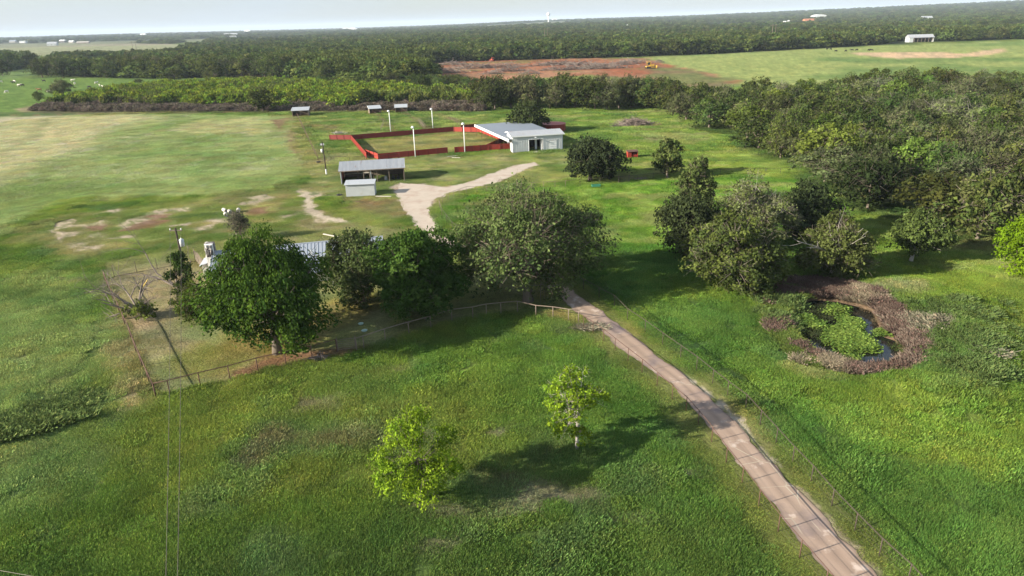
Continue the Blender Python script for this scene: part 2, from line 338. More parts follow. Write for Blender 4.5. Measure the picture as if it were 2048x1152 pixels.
    q = area([(1690,107),(1760,104),(1850,104),(1930,107),(1985,100),(2003,97),(2010,104),(1960,112),(1900,116),(1800,117),(1740,113)], 7, 4); mix((0.52, 0.36, 0.225), q*0.95)
    q = area([(1690,160),(1706,155),(1716,162),(1700,168)], 4, 2); mix((0.5,0.32,.2), q)
    q = area([(1740,165),(1800,160),(1860,160),(1860,172),(1750,175)], 6, 3); mix((0.45,0.36,.26), q*.8)
    q = area([(0,120),(70,120),(180,150),(70,152),(0,160),(-200,150)], 12, 6); mix((0.125, 0.19, 0.06), q*0.8)
    q = area(FIELD_UP, 10, 8); mix((0.24, 0.245, 0.13), q*0.95)
    q = area([(-60,84),(340,82),(345,90),(200,92),(60,95),(-60,98)], 12, 8); mix((0.25, 0.21, 0.15), q*0.7)
    far = np.zeros(n)
    fm = r > 330
    if fm.any():
        f = np.zeros(fm.sum())
        for pl in (F_MAIN, F_LEFT, F_UP):
            w_ = PX(pl); f = np.maximum(f, sstep(8, -8, poly_sd(w_, X[fm], Y[fm])))
        az = np.degrees(np.arctan2(X[fm], Y[fm]))
        f = np.maximum(f, (np.abs(az) > 38)*1.0*sstep(380, 520, r[fm]))
        f = np.maximum(f, sstep(2500, 4000, r[fm]))
        far[fm] = f
    mix(C_FOREST_SHADE, far*0.96)  # ground under the far wood painted dark so gaps between trees look shaded
    q = sstep(.56, .64, fbm(X, Y, 900, 3, 77))*sstep(1500, 2500, r)*(X < 900); mix((0.17, 0.18, 0.10), q*0.8)
    b = area(WOODS, 4, 3); mix((0.045, 0.060, 0.022), b*0.85)  # wood floor darkened too, shade between the trees put into its colour
    # gravel
    q = area(GL+GR[::-1], 0.8, 0.7); mix(C_GRAV*0.85, q); mix((0.33, 0.23, 0.165), q*sstep(.45, .62, n2)*.6); setg(0, q)
    # patchy sward: yellow seed heads, thin brown spots and rank green tufts a few metres across
    p1 = fbm(X*.8+Y*.3, Y*1.1, 2.6, 4, 131); p2 = fbm(X, Y, 4.5, 4, 151); p3 = fbm(X*.7, Y*1.4, 9, 4, 171)
    cal = 1-.72*hay
    lv = (gh > .1)*sstep(20, 60, r)*(1-.6*sstep(350, 900, r))
    mix(col*np.array([1.5, 1.30, 1.25])[None], lv*sstep(.50, .66, p1)*.42*cal); mix(col*np.array([.60, .70, .66])[None], lv*sstep(.49, .34, p2)*.5*cal)
    mid = lv*(r > 95)*(r < 330)*np.clip(cal, .15, 1)
    mix((0.235, 0.195, 0.105), mid*sstep(.57, .70, p3)*.50); mix((0.26, 0.285, 0.095), mid*sstep(.56, .68, p2)*.40); mix((0.06, 0.105, 0.034), mid*sstep(.42, .30, p3)*.6)
    # fine grain
    k = (0.80+0.40*n3)*(0.86+0.28*n2)
    col = col*k[:, None]
    col = np.clip(col, 0.01, 0.8)
    return col, np.clip(gh, 0, 1.5)

# ------------------------------------------------------------------ materials
def nmat(name):
    m = bpy.data.materials.new(name); m.use_nodes = True; n_ = m.node_tree; n_.nodes.clear()
    o = n_.nodes.new('ShaderNodeOutputMaterial'); return m, n_, o
def N(n_, t, **kw):
    x = n_.nodes.new(t)
    for k, v in kw.items(): setattr(x, k, v)
    return x
def coords(n_, scale=None):
    t = N(n_, 'ShaderNodeTexCoord')
    if scale is None: return t.outputs['Object']
    m = N(n_, 'ShaderNodeMapping'); m.inputs['Scale'].default_value = scale; n_.links.new(t.outputs['Object'], m.inputs[0]); return m.outputs[0]
def noise(n_, vec, s, d=4, rough=.55):
    x = N(n_, 'ShaderNodeTexNoise'); x.inputs['Scale'].default_value = s; x.inputs['Detail'].default_value = d; x.inputs['Roughness'].default_value = rough
    if vec is not None: n_.links.new(vec, x.inputs['Vector'])
    return x.outputs[0]
def ramp(n_, fac, a, b, ca=(0, 0, 0, 1), cb=(1, 1, 1, 1)):
    x = N(n_, 'ShaderNodeValToRGB'); e = x.color_ramp.elements
    e[0].position = a; e[0].color = ca; e[1].position = b; e[1].color = cb; n_.links.new(fac, x.inputs[0]); return x.outputs[0]
def cmix(n_, fac, a, b, mode='MIX'):
    x = N(n_, 'ShaderNodeMix'); x.data_type = 'RGBA'; x.blend_type = mode
    for i, v in ((0, fac), (6, a), (7, b)):
        if isinstance(v, (int, float)): x.inputs[i].default_value = v
        elif isinstance(v, (tuple, list)): x.inputs[i].default_value = (*v[:3], 1)
        else: n_.links.new(v, x.inputs[i])
    return x.outputs[2]
def bsdf(n_, o, col, rough=.9, metal=0.0, bump=None, bs=.5, bd=.05, spec=.3):
    p = N(n_, 'ShaderNodeBsdfPrincipled'); p.inputs['Roughness'].default_value = rough if isinstance(rough, (int, float)) else .5
    if not isinstance(rough, (int, float)): n_.links.new(rough, p.inputs['Roughness'])
    p.inputs['Metallic'].default_value = metal; p.inputs['Specular IOR Level'].default_value = spec
    if isinstance(col, (tuple, list)): p.inputs['Base Color'].default_value = (*col[:3], 1)
    else: n_.links.new(col, p.inputs['Base Color'])
    if bump is not None:
        b = N(n_, 'ShaderNodeBump'); b.inputs['Strength'].default_value = bs; b.inputs['Distance'].default_value = bd
        n_.links.new(bump, b.inputs['Height']); n_.links.new(b.outputs[0], p.inputs['Normal'])
    n_.links.new(p.outputs[0], o.inputs[0]); return p
def plain(name, col, rough=.7, metal=0.0, var=.35, scale=1.5, stain=None, spec=.3, stretch=(1, 1, 1), stain_a=.55, stain_b=.72):
    m, n_, o = nmat(name); v = coords(n_, stretch)
    a = noise(n_, v, scale, 5); c = cmix(n_, a, tuple(x*(1-var) for x in col), tuple(min(.95, x*(1+var)) for x in col))
    if stain:
        s = ramp(n_, noise(n_, v, scale*.7, 6, .65), stain_a, stain_b); c = cmix(n_, s, c, stain)
    bsdf(n_, o, c, rough, metal, noise(n_, v, scale*8, 3), .25, .02, spec); return m

def ground_mat():
    m, n_, o = nmat('land_surface'); v = coords(n_)
    at = N(n_, 'ShaderNodeAttribute', attribute_name='land'); at.attribute_type = 'GEOMETRY'
    a = noise(n_, v, 2.6, 6, .7); b = noise(n_, v, .35, 6, .65)
    mpn = coords(n_, (.35, 1.0, 1)); cst = noise(n_, mpn, .22, 6, .7)
    k = N(n_, 'ShaderNodeMath', operation='MULTIPLY_ADD'); n_.links.new(a, k.inputs[0]); k.inputs[1].default_value = 1.3; k.inputs[2].default_value = .35
    k2 = N(n_, 'ShaderNodeMath', operation='MULTIPLY_ADD'); n_.links.new(b, k2.inputs[0]); k2.inputs[1].default_value = 1.1; k2.inputs[2].default_value = .45
    k3 = N(n_, 'ShaderNodeMath', operation='MULTIPLY'); n_.links.new(k.outputs[0], k3.inputs[0]); n_.links.new(k2.outputs[0], k3.inputs[1])
    k4 = N(n_, 'ShaderNodeMath', operation='MULTIPLY_ADD'); n_.links.new(cst, k4.inputs[0]); k4.inputs[1].default_value = .9; k4.inputs[2].default_value = .55
    k5 = N(n_, 'ShaderNodeMath', operation='MULTIPLY'); n_.links.new(k3.outputs[0], k5.inputs[0]); n_.links.new(k4.outputs[0], k5.inputs[1])
    cc = cmix(n_, 1.0, at.outputs['Color'], k5.outputs[0], 'MULTIPLY')
    add = N(n_, 'ShaderNodeMath', operation='ADD'); n_.links.new(a, add.inputs[0]); n_.links.new(b, add.inputs[1])
    bsdf(n_, o, cc, .95, 0, add.outputs[0], 1.0, .45, .05); return m

def leaf_mat(name, hue=.035, val=.42, trans=.33, sat=1.14):
    m, n_, o = nmat(name)
    at = N(n_, 'ShaderNodeAttribute', attribute_name='leafcol'); oi = N(n_, 'ShaderNodeObjectInfo')
    hs = N(n_, 'ShaderNodeHueSaturation'); hs.inputs['Saturation'].default_value = sat
    r1 = N(n_, 'ShaderNodeMapRange'); r1.inputs[3].default_value = .5-hue; r1.inputs[4].default_value = .5+hue*.6; n_.links.new(oi.outputs['Random'], r1.inputs[0])
    ml = N(n_, 'ShaderNodeMath', operation='MULTIPLY'); n_.links.new(oi.outputs['Random'], ml.inputs[0]); ml.inputs[1].default_value = 7.31
    fr = N(n_, 'ShaderNodeMath', operation='FRACT'); n_.links.new(ml.outputs[0], fr.inputs[0])
    r2 = N(n_, 'ShaderNodeMapRange'); r2.inputs[3].default_value = (1-val)*1.14; r2.inputs[4].default_value = (1+val)*1.14; n_.links.new(fr.outputs[0], r2.inputs[0])
    n_.links.new(r1.outputs[0], hs.inputs['Hue']); n_.links.new(r2.outputs[0], hs.inputs['Value']); n_.links.new(at.outputs['Color'], hs.inputs['Color'])
    d = N(n_, 'ShaderNodeBsdfDiffuse'); t = N(n_, 'ShaderNodeBsdfTranslucent'); mxs = N(n_, 'ShaderNodeMixShader'); mxs.inputs[0].default_value = trans
    n_.links.new(hs.outputs[0], d.inputs[0]); n_.links.new(hs.outputs[0], t.inputs[0]); n_.links.new(d.outputs[0], mxs.inputs[1]); n_.links.new(t.outputs[0], mxs.inputs[2])
    n_.links.new(mxs.outputs[0], o.inputs[0]); return m
def grass_mat():
    m, n_, o = nmat('grass_blades')
    at = N(n_, 'ShaderNodeAttribute', attribute_name='leafcol'); ti = N(n_, 'ShaderNodeAttribute', attribute_name='tint'); ti.attribute_type = 'INSTANCER'
    c = cmix(n_, 1.0, at.outputs['Color'], ti.outputs['Color'], 'MULTIPLY')
    d = N(n_, 'ShaderNodeBsdfDiffuse'); t = N(n_, 'ShaderNodeBsdfTranslucent'); mxs = N(n_, 'ShaderNodeMixShader'); mxs.inputs[0].default_value = .3
    n_.links.new(c, d.inputs[0]); n_.links.new(c, t.inputs[0]); n_.links.new(d.outputs[0], mxs.inputs[1]); n_.links.new(t.outputs[0], mxs.inputs[2])
    n_.links.new(mxs.outputs[0], o.inputs[0]); return m
def asphalt_mat():
    m, n_, o = nmat('worn_pink_asphalt'); v = coords(n_)
    c = cmix(n_, noise(n_, v, .35, 5, .6), (.27, .185, .138), (.40, .30, .228))
    c = cmix(n_, ramp(n_, noise(n_, v, .22, 5, .6), .52, .66), c, (.215, .165, .150))
    c = cmix(n_, ramp(n_, noise(n_, v, .5, 4, .6), .58, .66), c, (.50, .40, .33))
    ac = N(n_, 'ShaderNodeAttribute', attribute_name='across')
    wr_ = N(n_, 'ShaderNodeValToRGB'); e_ = wr_.color_ramp.elements; e_[0].position = 0; e_[0].color = (.55, .55, .55, 1); e_[1].position = 1; e_[1].color = (.5, .5, .5, 1)
    for p_, g_ in ((.10, .95), (.30, 1.12), (.50, .78), (.70, 1.10), (.90, .95)):
        q_ = e_.new(p_); q_.color = (g_, g_, g_, 1)
    n_.links.new(ac.outputs['Fac'], wr_.inputs[0]); c = cmix(n_, .75, c, cmix(n_, 1.0, c, wr_.outputs[0], 'MULTIPLY'))
    vo = N(n_, 'ShaderNodeTexVoronoi'); vo.feature = 'DISTANCE_TO_EDGE'; vo.inputs['Scale'].default_value = .42
    wv = cmix(n_, .12, v, noise_col(n_, v, .8)); n_.links.new(wv, vo.inputs['Vector'])
    gate = ramp(n_, noise(n_, v, .13, 2), .53, .57)
    ck = ramp(n_, vo.outputs['Distance'], .004, .014, (1, 1, 1, 1), (0, 0, 0, 1)); ckm = cmix(n_, 1.0, ck, gate, 'MULTIPLY')
    c = cmix(n_, ckm, c, (.44, .37, .28))
    bsdf(n_, o, c, .9, 0, noise(n_, v, 14, 4), .5, .02, .2); return m
def noise_col(n_, v, s):
    x = N(n_, 'ShaderNodeTexNoise'); x.inputs['Scale'].default_value = s; n_.links.new(v, x.inputs['Vector']); return x.outputs[1]

M = {}
M['land'] = ground_mat(); M['asphalt'] = asphalt_mat()
M['leaf'] = leaf_mat('tree_foliage'); M['hleaf'] = leaf_mat('yard_tree_foliage', .0, .0, .25); M['grass'] = grass_mat(); M['reed'] = leaf_mat('reeds_and_weeds', .006, .22, .25, 1.0)
M['bark'] = plain('grey_brown_bark', (.16, .13, .10), .95, var=.5, scale=3, stretch=(2, 2, .4))
M['paleb'] = plain('pale_bare_wood', (.40, .36, .31), .9, var=.35, scale=3)
M['deadw'] = plain('grey_dead_wood', (.21, .17, .145), .95, var=.4, scale=3)
M['rust'] = plain('rusty_pipe', (.115, .062, .045), .8, var=.45, scale=3)
M['darkpipe'] = plain('dark_brown_pipe', (.075, .055, .045), .8, var=.4, scale=3)
M['palepipe'] = plain('weathered_pipe', (.22, .17, .13), .8, var=.4, scale=3)
M['wire'] = plain('fence_wire', (.10, .085, .07), .6, metal=.3, var=.3)
M['red'] = plain('faded_red_steel', (.30, .042, .028), .55, var=.28, scale=.8, stain=(.25, .055, .035), stain_a=.6, stain_b=.75)
M['redd'] = plain('dark_rusted_red_steel', (.20, .035, .028), .7, var=.4, scale=.8, stain=(.10, .03, .025), stain_a=.55, stain_b=.7)
M['redroof'] = plain('faded_red_roof', (.42, .12, .09), .6, var=.25, scale=.7)
M['white'] = plain('white_steel_siding', (.62, .63, .62), .45, var=.06, scale=.7, stain=(.55, .52, .47), stain_a=.64, stain_b=.85, stretch=(1, 1, .3))
M['trimw'] = plain('white_trim', (.80, .80, .78), .5, var=.05)
M['roofb'] = plain('blue_grey_metal_roof', (.30, .33, .37), .45, metal=.2, var=.08, scale=.4)
M['roofs'] = plain('galvanised_metal_roof', (.43, .44, .45), .45, metal=.25, var=.14, scale=1.0, stain=(.33, .20, .15), stain_a=.60, stain_b=.70, stretch=(2.2, .35, 1))
M['roofh'] = plain('grey_ribbed_metal_roof', (.34, .37, .41), .45, metal=.2, var=.08, scale=.6)
M['paintw'] = plain('painted_wood_wall', (.72, .69, .62), .8, var=.12, scale=1)
M['greyw'] = plain('pale_grey_siding', (.46, .48, .475), .6, var=.09, scale=.8, stain=(.42, .40, .36), stain_a=.6, stain_b=.8)
M['dark'] = plain('dark_interior', (.035, .03, .028), .9, var=.4)
M['wood'] = plain('weathered_timber', (.20, .16, .12), .9, var=.4, scale=2, stretch=(1, 1, .3))
M['polew'] = plain('creosoted_pole', (.055, .04, .032), .9, var=.4)
M['stone'] = plain('rubble_stone', (.30, .27, .25), .95, var=.5, scale=3, stain=(.08, .07, .065), stain_a=.45, stain_b=.55)
M['stonea'] = plain('pale_stone', (.42, .39, .35), .95, var=.3, scale=3); M['stoneb'] = plain('dark_stone', (.12, .11, .10), .95, var=.3, scale=3)
M['galv'] = plain('galvanised_steel', (.50, .51, .51), .4, metal=.3, var=.1)
M['conc'] = plain('pale_concrete', (.50, .46, .40), .9, var=.2, scale=2)
M['gravel'] = plain('crushed_limestone', (.45, .375, .30), .95, var=.18, scale=.5, stain=(.36, .26, .20), stain_a=.48, stain_b=.75)
M['tin'] = plain('grey_transformer_paint', (.55, .57, .58), .4, var=.06)
M['yellow'] = plain('yellow_plastic', (.72, .50, .10), .5, var=.05)
M['doz'] = plain('yellow_machine_paint', (.62, .36, .05), .5, var=.2); M['dozr'] = plain('red_machine_paint', (.55, .10, .06), .5, var=.2)
M['rubber'] = plain('black_rubber', (.03, .03, .03), .8, var=.3)
M['green'] = plain('green_tank_paint', (.05, .22, .13), .5, var=.1)
M['twig'] = plain('grey_brush_twigs', (.19, .15, .125), .95, var=.5, scale=2)
M['cwhite'] = plain('cream_hide', (.70, .64, .54), .9, var=.08); M['cblack'] = plain('black_hide', (.018, .016, .015), .8, var=.3); M['cbrown'] = plain('tan_hide', (.34, .17, .07), .9, var=.2)
M['tile'] = plain('orange_tiled_roof', (.45, .18, .09), .8, var=.25, scale=.3)
M['basin'] = plain('pale_green_plastic', (.42, .55, .47), .5, var=.05)
M['glass'] = plain('dark_window_glass', (.03, .035, .04), .12, var=.1, spec=.5)
def water_mat():
    m, n_, o = nmat('pond_water'); v = coords(n_)
    bsdf(n_, o, (.012, .014, .010), .06, 0, noise(n_, v, 2.5, 3), .12, .03, .5); return m
M['water'] = water_mat()

# ------------------------------------------------------------------ mesh helpers
def np_mesh(name, V, Q, mat, col=None, cname='leafcol', smooth=False):
    V = np.asarray(V, np.float32); Q = np.asarray(Q, np.int32)
    me = bpy.data.meshes.new(name); k = Q.shape[1]; f = Q.shape[0]
    me.vertices.add(len(V)); me.vertices.foreach_set('co', V.ravel())
    me.loops.add(f*k); me.loops.foreach_set('vertex_index', Q.ravel())
    me.polygons.add(f); me.polygons.foreach_set('loop_start', np.arange(0, f*k, k, dtype=np.int32))
    if smooth: me.polygons.foreach_set('use_smooth', np.ones(f, bool))
    if col is not None:
        a = me.color_attributes.new(cname, 'FLOAT_COLOR', 'POINT')
        c4 = np.ones((len(V), 4), np.float32); c4[:, :3] = col; a.data.foreach_set('color', c4.ravel())
    me.materials.append(mat); me.update(calc_edges=True); return me
def obj(name, me, parent=None, loc=None, **props):
    o = bpy.data.objects.new(name, me); COL.objects.link(o)
    if parent is not None: o.parent = parent
    if loc is not None: o.location = loc
    for k, v in props.items(): o[k] = v
    return o
def thing(name, label, cat, loc=(0, 0, 0), rotz=0.0, group=None):
    o = bpy.data.objects.new(name, None); COL.objects.link(o); o.location = loc; o.rotation_euler = (0, 0, rotz); o.empty_display_size = .5
    o['label'] = label; o['category'] = cat
    if group: o['group'] = group
    return o
def tag(o, label=None, cat=None, group=None, kind=None):
    if label: o['label'] = label
    if cat: o['category'] = cat
    if group: o['group'] = group
    if kind: o['kind'] = kind
    return o
def copy_tree(o, parent=None):
    c = o.copy(); COL.objects.link(c); c.parent = parent
    for ch in o.children: copy_tree(ch, c)
    return c

class MB:
    """collects boxes, prisms and tubes and links them as one mesh"""
    def __init__(s): s.v = []; s.f = []
    def quad(s, *p):
        i = len(s.v); s.v += [tuple(q) for q in p]; s.f.append(tuple(range(i, i+len(p)))); return s
    def box(s, c, d, rz=0.0, rx=0.0, ry=0.0):
        R = Matrix.Rotation(rz, 3, 'Z') @ Matrix.Rotation(ry, 3, 'Y') @ Matrix.Rotation(rx, 3, 'X')
        i = len(s.v)
        for X in (-.5, .5):
            for Y in (-.5, .5):
                for Z in (-.5, .5):
                    q = R @ Vector((X*d[0], Y*d[1], Z*d[2])); s.v.append((c[0]+q.x, c[1]+q.y, c[2]+q.z))
        for q in ((0, 1, 3, 2), (4, 6, 7, 5), (0, 4, 5, 1), (2, 3, 7, 6), (0, 2, 6, 4), (1, 5, 7, 3)): s.f.append(tuple(i+k for k in q))
        return s
    def slab(s, pts, th):
        """polygon with thickness th below it"""
        n = len(pts); i = len(s.v); s.v += [tuple(p) for p in pts]+[(p[0], p[1], p[2]-th) for p in pts]
        s.f.append(tuple(range(i, i+n))); s.f.append(tuple(range(i+2*n-1, i+n-1, -1)))
        for k in range(n): s.f.append((i+k, i+n+k, i+n+(k+1) % n, i+(k+1) % n))
        return s
    def tube(s, pts, rad, sides=6, cap=True):
        pts = [Vector(p) for p in pts]
        if isinstance(rad, (int, float)): rad = [rad]*len(pts)
        rings = []
        for k, p in enumerate(pts):
            t = (pts[min(k+1, len(pts)-1)]-pts[max(k-1, 0)])
            t = t.normalized() if t.length > 1e-6 else Vector((0, 0, 1))
            a = Vector((0, 0, 1)) if abs(t.z) < .9 else Vector((1, 0, 0))
            u = t.cross(a).normalized(); w_ = t.cross(u)
            i = len(s.v)
            for j in range(sides):
                an = 2*math.pi*j/sides; q = p+(u*math.cos(an)+w_*math.sin(an))*rad[k]; s.v.append(tuple(q))
            rings.append(i)
        for a, b in zip(rings, rings[1:]):
            for j in range(sides): s.f.append((a+j, a+(j+1) % sides, b+(j+1) % sides, b+j))
        if cap:
            s.f.append(tuple(rings[0]+j for j in range(sides-1, -1, -1))); s.f.append(tuple(rings[-1]+j for j in range(sides)))
        return s
    def lathe(s, prof, c=(0, 0, 0), sides=16):
        i0 = len(s.v)
        for r_, z_ in prof:
            for j in range(sides):
                an = 2*math.pi*j/sides; s.v.append((c[0]+r_*math.cos(an), c[1]+r_*math.sin(an), c[2]+z_))
        for k in range(len(prof)-1):
            for j in range(sides):
                a = i0+k*sides; s.f.append((a+j, a+(j+1) % sides, a+sides+(j+1) % sides, a+sides+j))
        return s
    def mesh(s, name, mat, smooth=False):
        me = bpy.data.meshes.new(name); me.from_pydata(s.v, [], s.f); me.materials.append(mat)
        if smooth:
            for p in me.polygons: p.use_smooth = True
        me.update(); return me
    def build(s, name, mat, parent=None, smooth=False, **props): return obj(name, s.mesh(name, mat, smooth), parent, **props)

# ------------------------------------------------------------------ ground
def build_ground():
    rr = [18.0]
    while rr[-1] < 15500:
        r_ = rr[-1]
        if r_ < 800: st = max(0.36, (r_*r_+HC*HC)/(HC*682.)*1.15)
        else: st = r_*0.035
        rr.append(r_+st)
    rr = np.array([0.0, 9.0]+rr)
    az = np.concatenate([np.linspace(-180, -50, 34)[:-1], np.linspace(-50, -42, 24)[:-1], np.linspace(-42, 42, 601), np.linspace(42, 50, 24)[1:], np.linspace(50, 180, 34)[1:-1]])
    A, R_ = np.meshgrid(np.radians(az), rr); X = (R_*np.sin(A)).ravel(); Y = (R_*np.cos(A)).ravel()
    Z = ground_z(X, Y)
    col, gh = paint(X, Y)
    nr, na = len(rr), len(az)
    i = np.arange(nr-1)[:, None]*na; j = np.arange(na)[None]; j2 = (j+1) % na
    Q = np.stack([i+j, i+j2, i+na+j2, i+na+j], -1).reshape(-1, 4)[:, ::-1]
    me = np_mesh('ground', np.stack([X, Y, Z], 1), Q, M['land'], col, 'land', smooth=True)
    o = obj('ground', me, kind='structure')
    print('ground verts', len(X)); return o
build_ground()

def ribbon(name, Lw, Rw, mat, z, rag, ns=6, step=.6, sub=8, seed=3):
    Lw = np.array(Lw); Rw = np.array(Rw)
    def res(A, t):
        k = np.linspace(0, 1, len(A)); return np.stack([np.interp(t, k, A[:, 0]), np.interp(t, k, A[:, 1])], 1)
    n = int(np.hypot(*np.diff((Lw+Rw)/2, axis=0).T).sum()/step); t = np.linspace(0, 1, n)
    a, b = res(Lw, t), res(Rw, t); rg = np.random.RandomState(seed)
    cen = (a+b)/2
    wob = lambda s_: (fbm(cen[:, 0], cen[:, 1], 1.6, 3, s_)-.5)*2.2*rag
    dn = (b-a)/np.maximum(np.linalg.norm(b-a, axis=1, keepdims=True), .01)
    a = a+dn*wob(3)[:, None]; b = b+dn*wob(8)[:, None]
    u = np.linspace(0, 1, sub)
    V = a[:, None]*(1-u)[None, :, None]+b[:, None]*u[None, :, None]
    zz = ground_z(V[..., 0].ravel(), V[..., 1].ravel()).reshape(V.shape[:2])+z
    V = np.concatenate([V, zz[..., None]], -1).reshape(-1, 3)
    i = np.arange(n-1)[:, None]*sub; j = np.arange(sub-1)[None]
    Q = np.stack([i+j, i+j+1, i+sub+j+1, i+sub+j], -1).reshape(-1, 4)
    uu = np.repeat(np.tile(u, n)[:, None], 3, 1); me = np_mesh(name, V, Q, mat, uu, 'across', smooth=True)
    return obj(name, me, kind='structure')
ribbon('driveway', dlW, drW, M['asphalt'], .035, .38, step=.3, sub=14)
ribbon('gravel_drive', PX([GL[0], GL[2], GL[4], GL[5], GL[6], GL[7], GL[8], GL[10], GL[12], GL[13], GL[14], GL[15], GL[16], GL[17]]),
       PX([GR[0], GR[2], GR[4], GR[5], GR[6], GR[6], GR[7], GR[7], GR[8], GR[9], GR[10], GR[12], GR[13], GR[14]]), M['gravel'], .03, 1.2, seed=5)

# pond water
wv = [Vector((x, y, POND_Z)) for x, y in waterW]; cx_ = sum(v.x for v in wv)/len(wv); cy_ = sum(v.y for v in wv)/len(wv)
wm = MB(); wm.quad(*[(cx_+(v.x-cx_)*1.12, cy_+(v.y-cy_)*1.12, POND_Z) for v in wv]); wm.build('pond_water', M['water'], kind='structure')

# ------------------------------------------------------------------ scatter with geometry nodes (grass, brush, far wood)
def proto_collection(name, meshes):
    c = bpy.data.collections.new(name)
    for k, me in enumerate(meshes):
        o = bpy.data.objects.new('%s_%02d' % (name, k), me); c.objects.link(o)
    return c
def scatter(name, pts, idx, rotz, scl, tint, coll, label=None, tilt=None, cat=None):
    n = len(pts); me = bpy.data.meshes.new(name); me.vertices.add(n); me.vertices.foreach_set('co', np.asarray(pts, np.float32).ravel())
    def att(nm, ty, arr, key):
        a = me.attributes.new(nm, ty, 'POINT'); a.data.foreach_set(key, np.ascontiguousarray(arr).ravel())
    att('idx', 'INT', np.asarray(idx, np.int32), 'value')
    e = np.zeros((n, 3), np.float32); e[:, 2] = rotz
    if tilt is not None: e[:, 0] = tilt
    att('eul', 'FLOAT_VECTOR', e, 'vector'); att('scl', 'FLOAT_VECTOR', np.asarray(scl, np.float32), 'vector')
    if tint is not None:
        c4 = np.ones((n, 4), np.float32); c4[:, :3] = tint; att('tint', 'FLOAT_COLOR', c4, 'color')
    o = obj(name, me); o['kind'] = 'stuff'
    if label: o['label'] = label
    if cat: o['category'] = cat
    g = bpy.data.node_groups.new(name+'_nodes', 'GeometryNodeTree')
    g.interface.new_socket('Geometry', in_out='INPUT', socket_type='NodeSocketGeometry'); g.interface.new_socket('Geometry', in_out='OUTPUT', socket_type='NodeSocketGeometry')
    gi = g.nodes.new('NodeGroupInput'); go = g.nodes.new('NodeGroupOutput'); ip = g.nodes.new('GeometryNodeInstanceOnPoints')
    ci = g.nodes.new('GeometryNodeCollectionInfo'); ci.inputs['Collection'].default_value = coll; ci.inputs['Separate Children'].default_value = True; ci.inputs['Reset Children'].default_value = True
    def na(nm, ty):
        x = g.nodes.new('GeometryNodeInputNamedAttribute'); x.data_type = ty; x.inputs['Name'].default_value = nm; return x.outputs['Attribute']
    er = g.nodes.new('FunctionNodeEulerToRotation')
    g.links.new(gi.outputs[0], ip.inputs['Points']); g.links.new(ci.outputs[0], ip.inputs['Instance']); ip.inputs['Pick Instance'].default_value = True
    g.links.new(na('idx', 'INT'), ip.inputs['Instance Index']); g.links.new(na('eul', 'FLOAT_VECTOR'), er.inputs[0]); g.links.new(er.outputs[0], ip.inputs['Rotation'])
    g.links.new(na('scl', 'FLOAT_VECTOR'), ip.inputs['Scale']); g.links.new(ip.outputs[0], go.inputs[0])
    md = o.modifiers.new('scatter', 'NODES'); md.node_group = g
    return o

def blade_patch(rg, n, rad, h, wd, lean, flat=.3, cj=.3):
    """a patch of thin bent blades"""
    a = rg.rand(n)*2*np.pi; rr_ = rad*np.sqrt(rg.rand(n)); bx, by = rr_*np.cos(a), rr_*np.sin(a)
    hh = h*(.45+.75*rg.rand(n)); th = rg.rand(n)*2*np.pi; ln = lean*hh*(.2+rg.rand(n)); wdv = wd*(.6+.8*rg.rand(n))
    pa = th+np.pi/2+(rg.rand(n)-.5)
    V = np.zeros((n, 4, 3)); dx, dy = np.cos(pa)*wdv/2, np.sin(pa)*wdv/2
    V[:, 0] = np.stack([bx-dx, by-dy, np.zeros(n)-.03], 1); V[:, 1] = np.stack([bx+dx, by+dy, np.zeros(n)-.03], 1)
    tx, ty = bx+np.cos(th)*ln, by+np.sin(th)*ln
    V[:, 2] = np.stack([tx+dx*.55, ty+dy*.55, hh], 1); V[:, 3] = np.stack([tx-dx*.55, ty-dy*.55, hh*(1-flat*rg.rand(n))], 1)
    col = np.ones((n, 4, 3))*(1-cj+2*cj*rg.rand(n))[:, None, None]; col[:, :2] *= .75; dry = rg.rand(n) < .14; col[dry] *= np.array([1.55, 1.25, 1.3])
    return V.reshape(-1, 3), np.arange(4*n).reshape(n, 4), col.reshape(-1, 3)

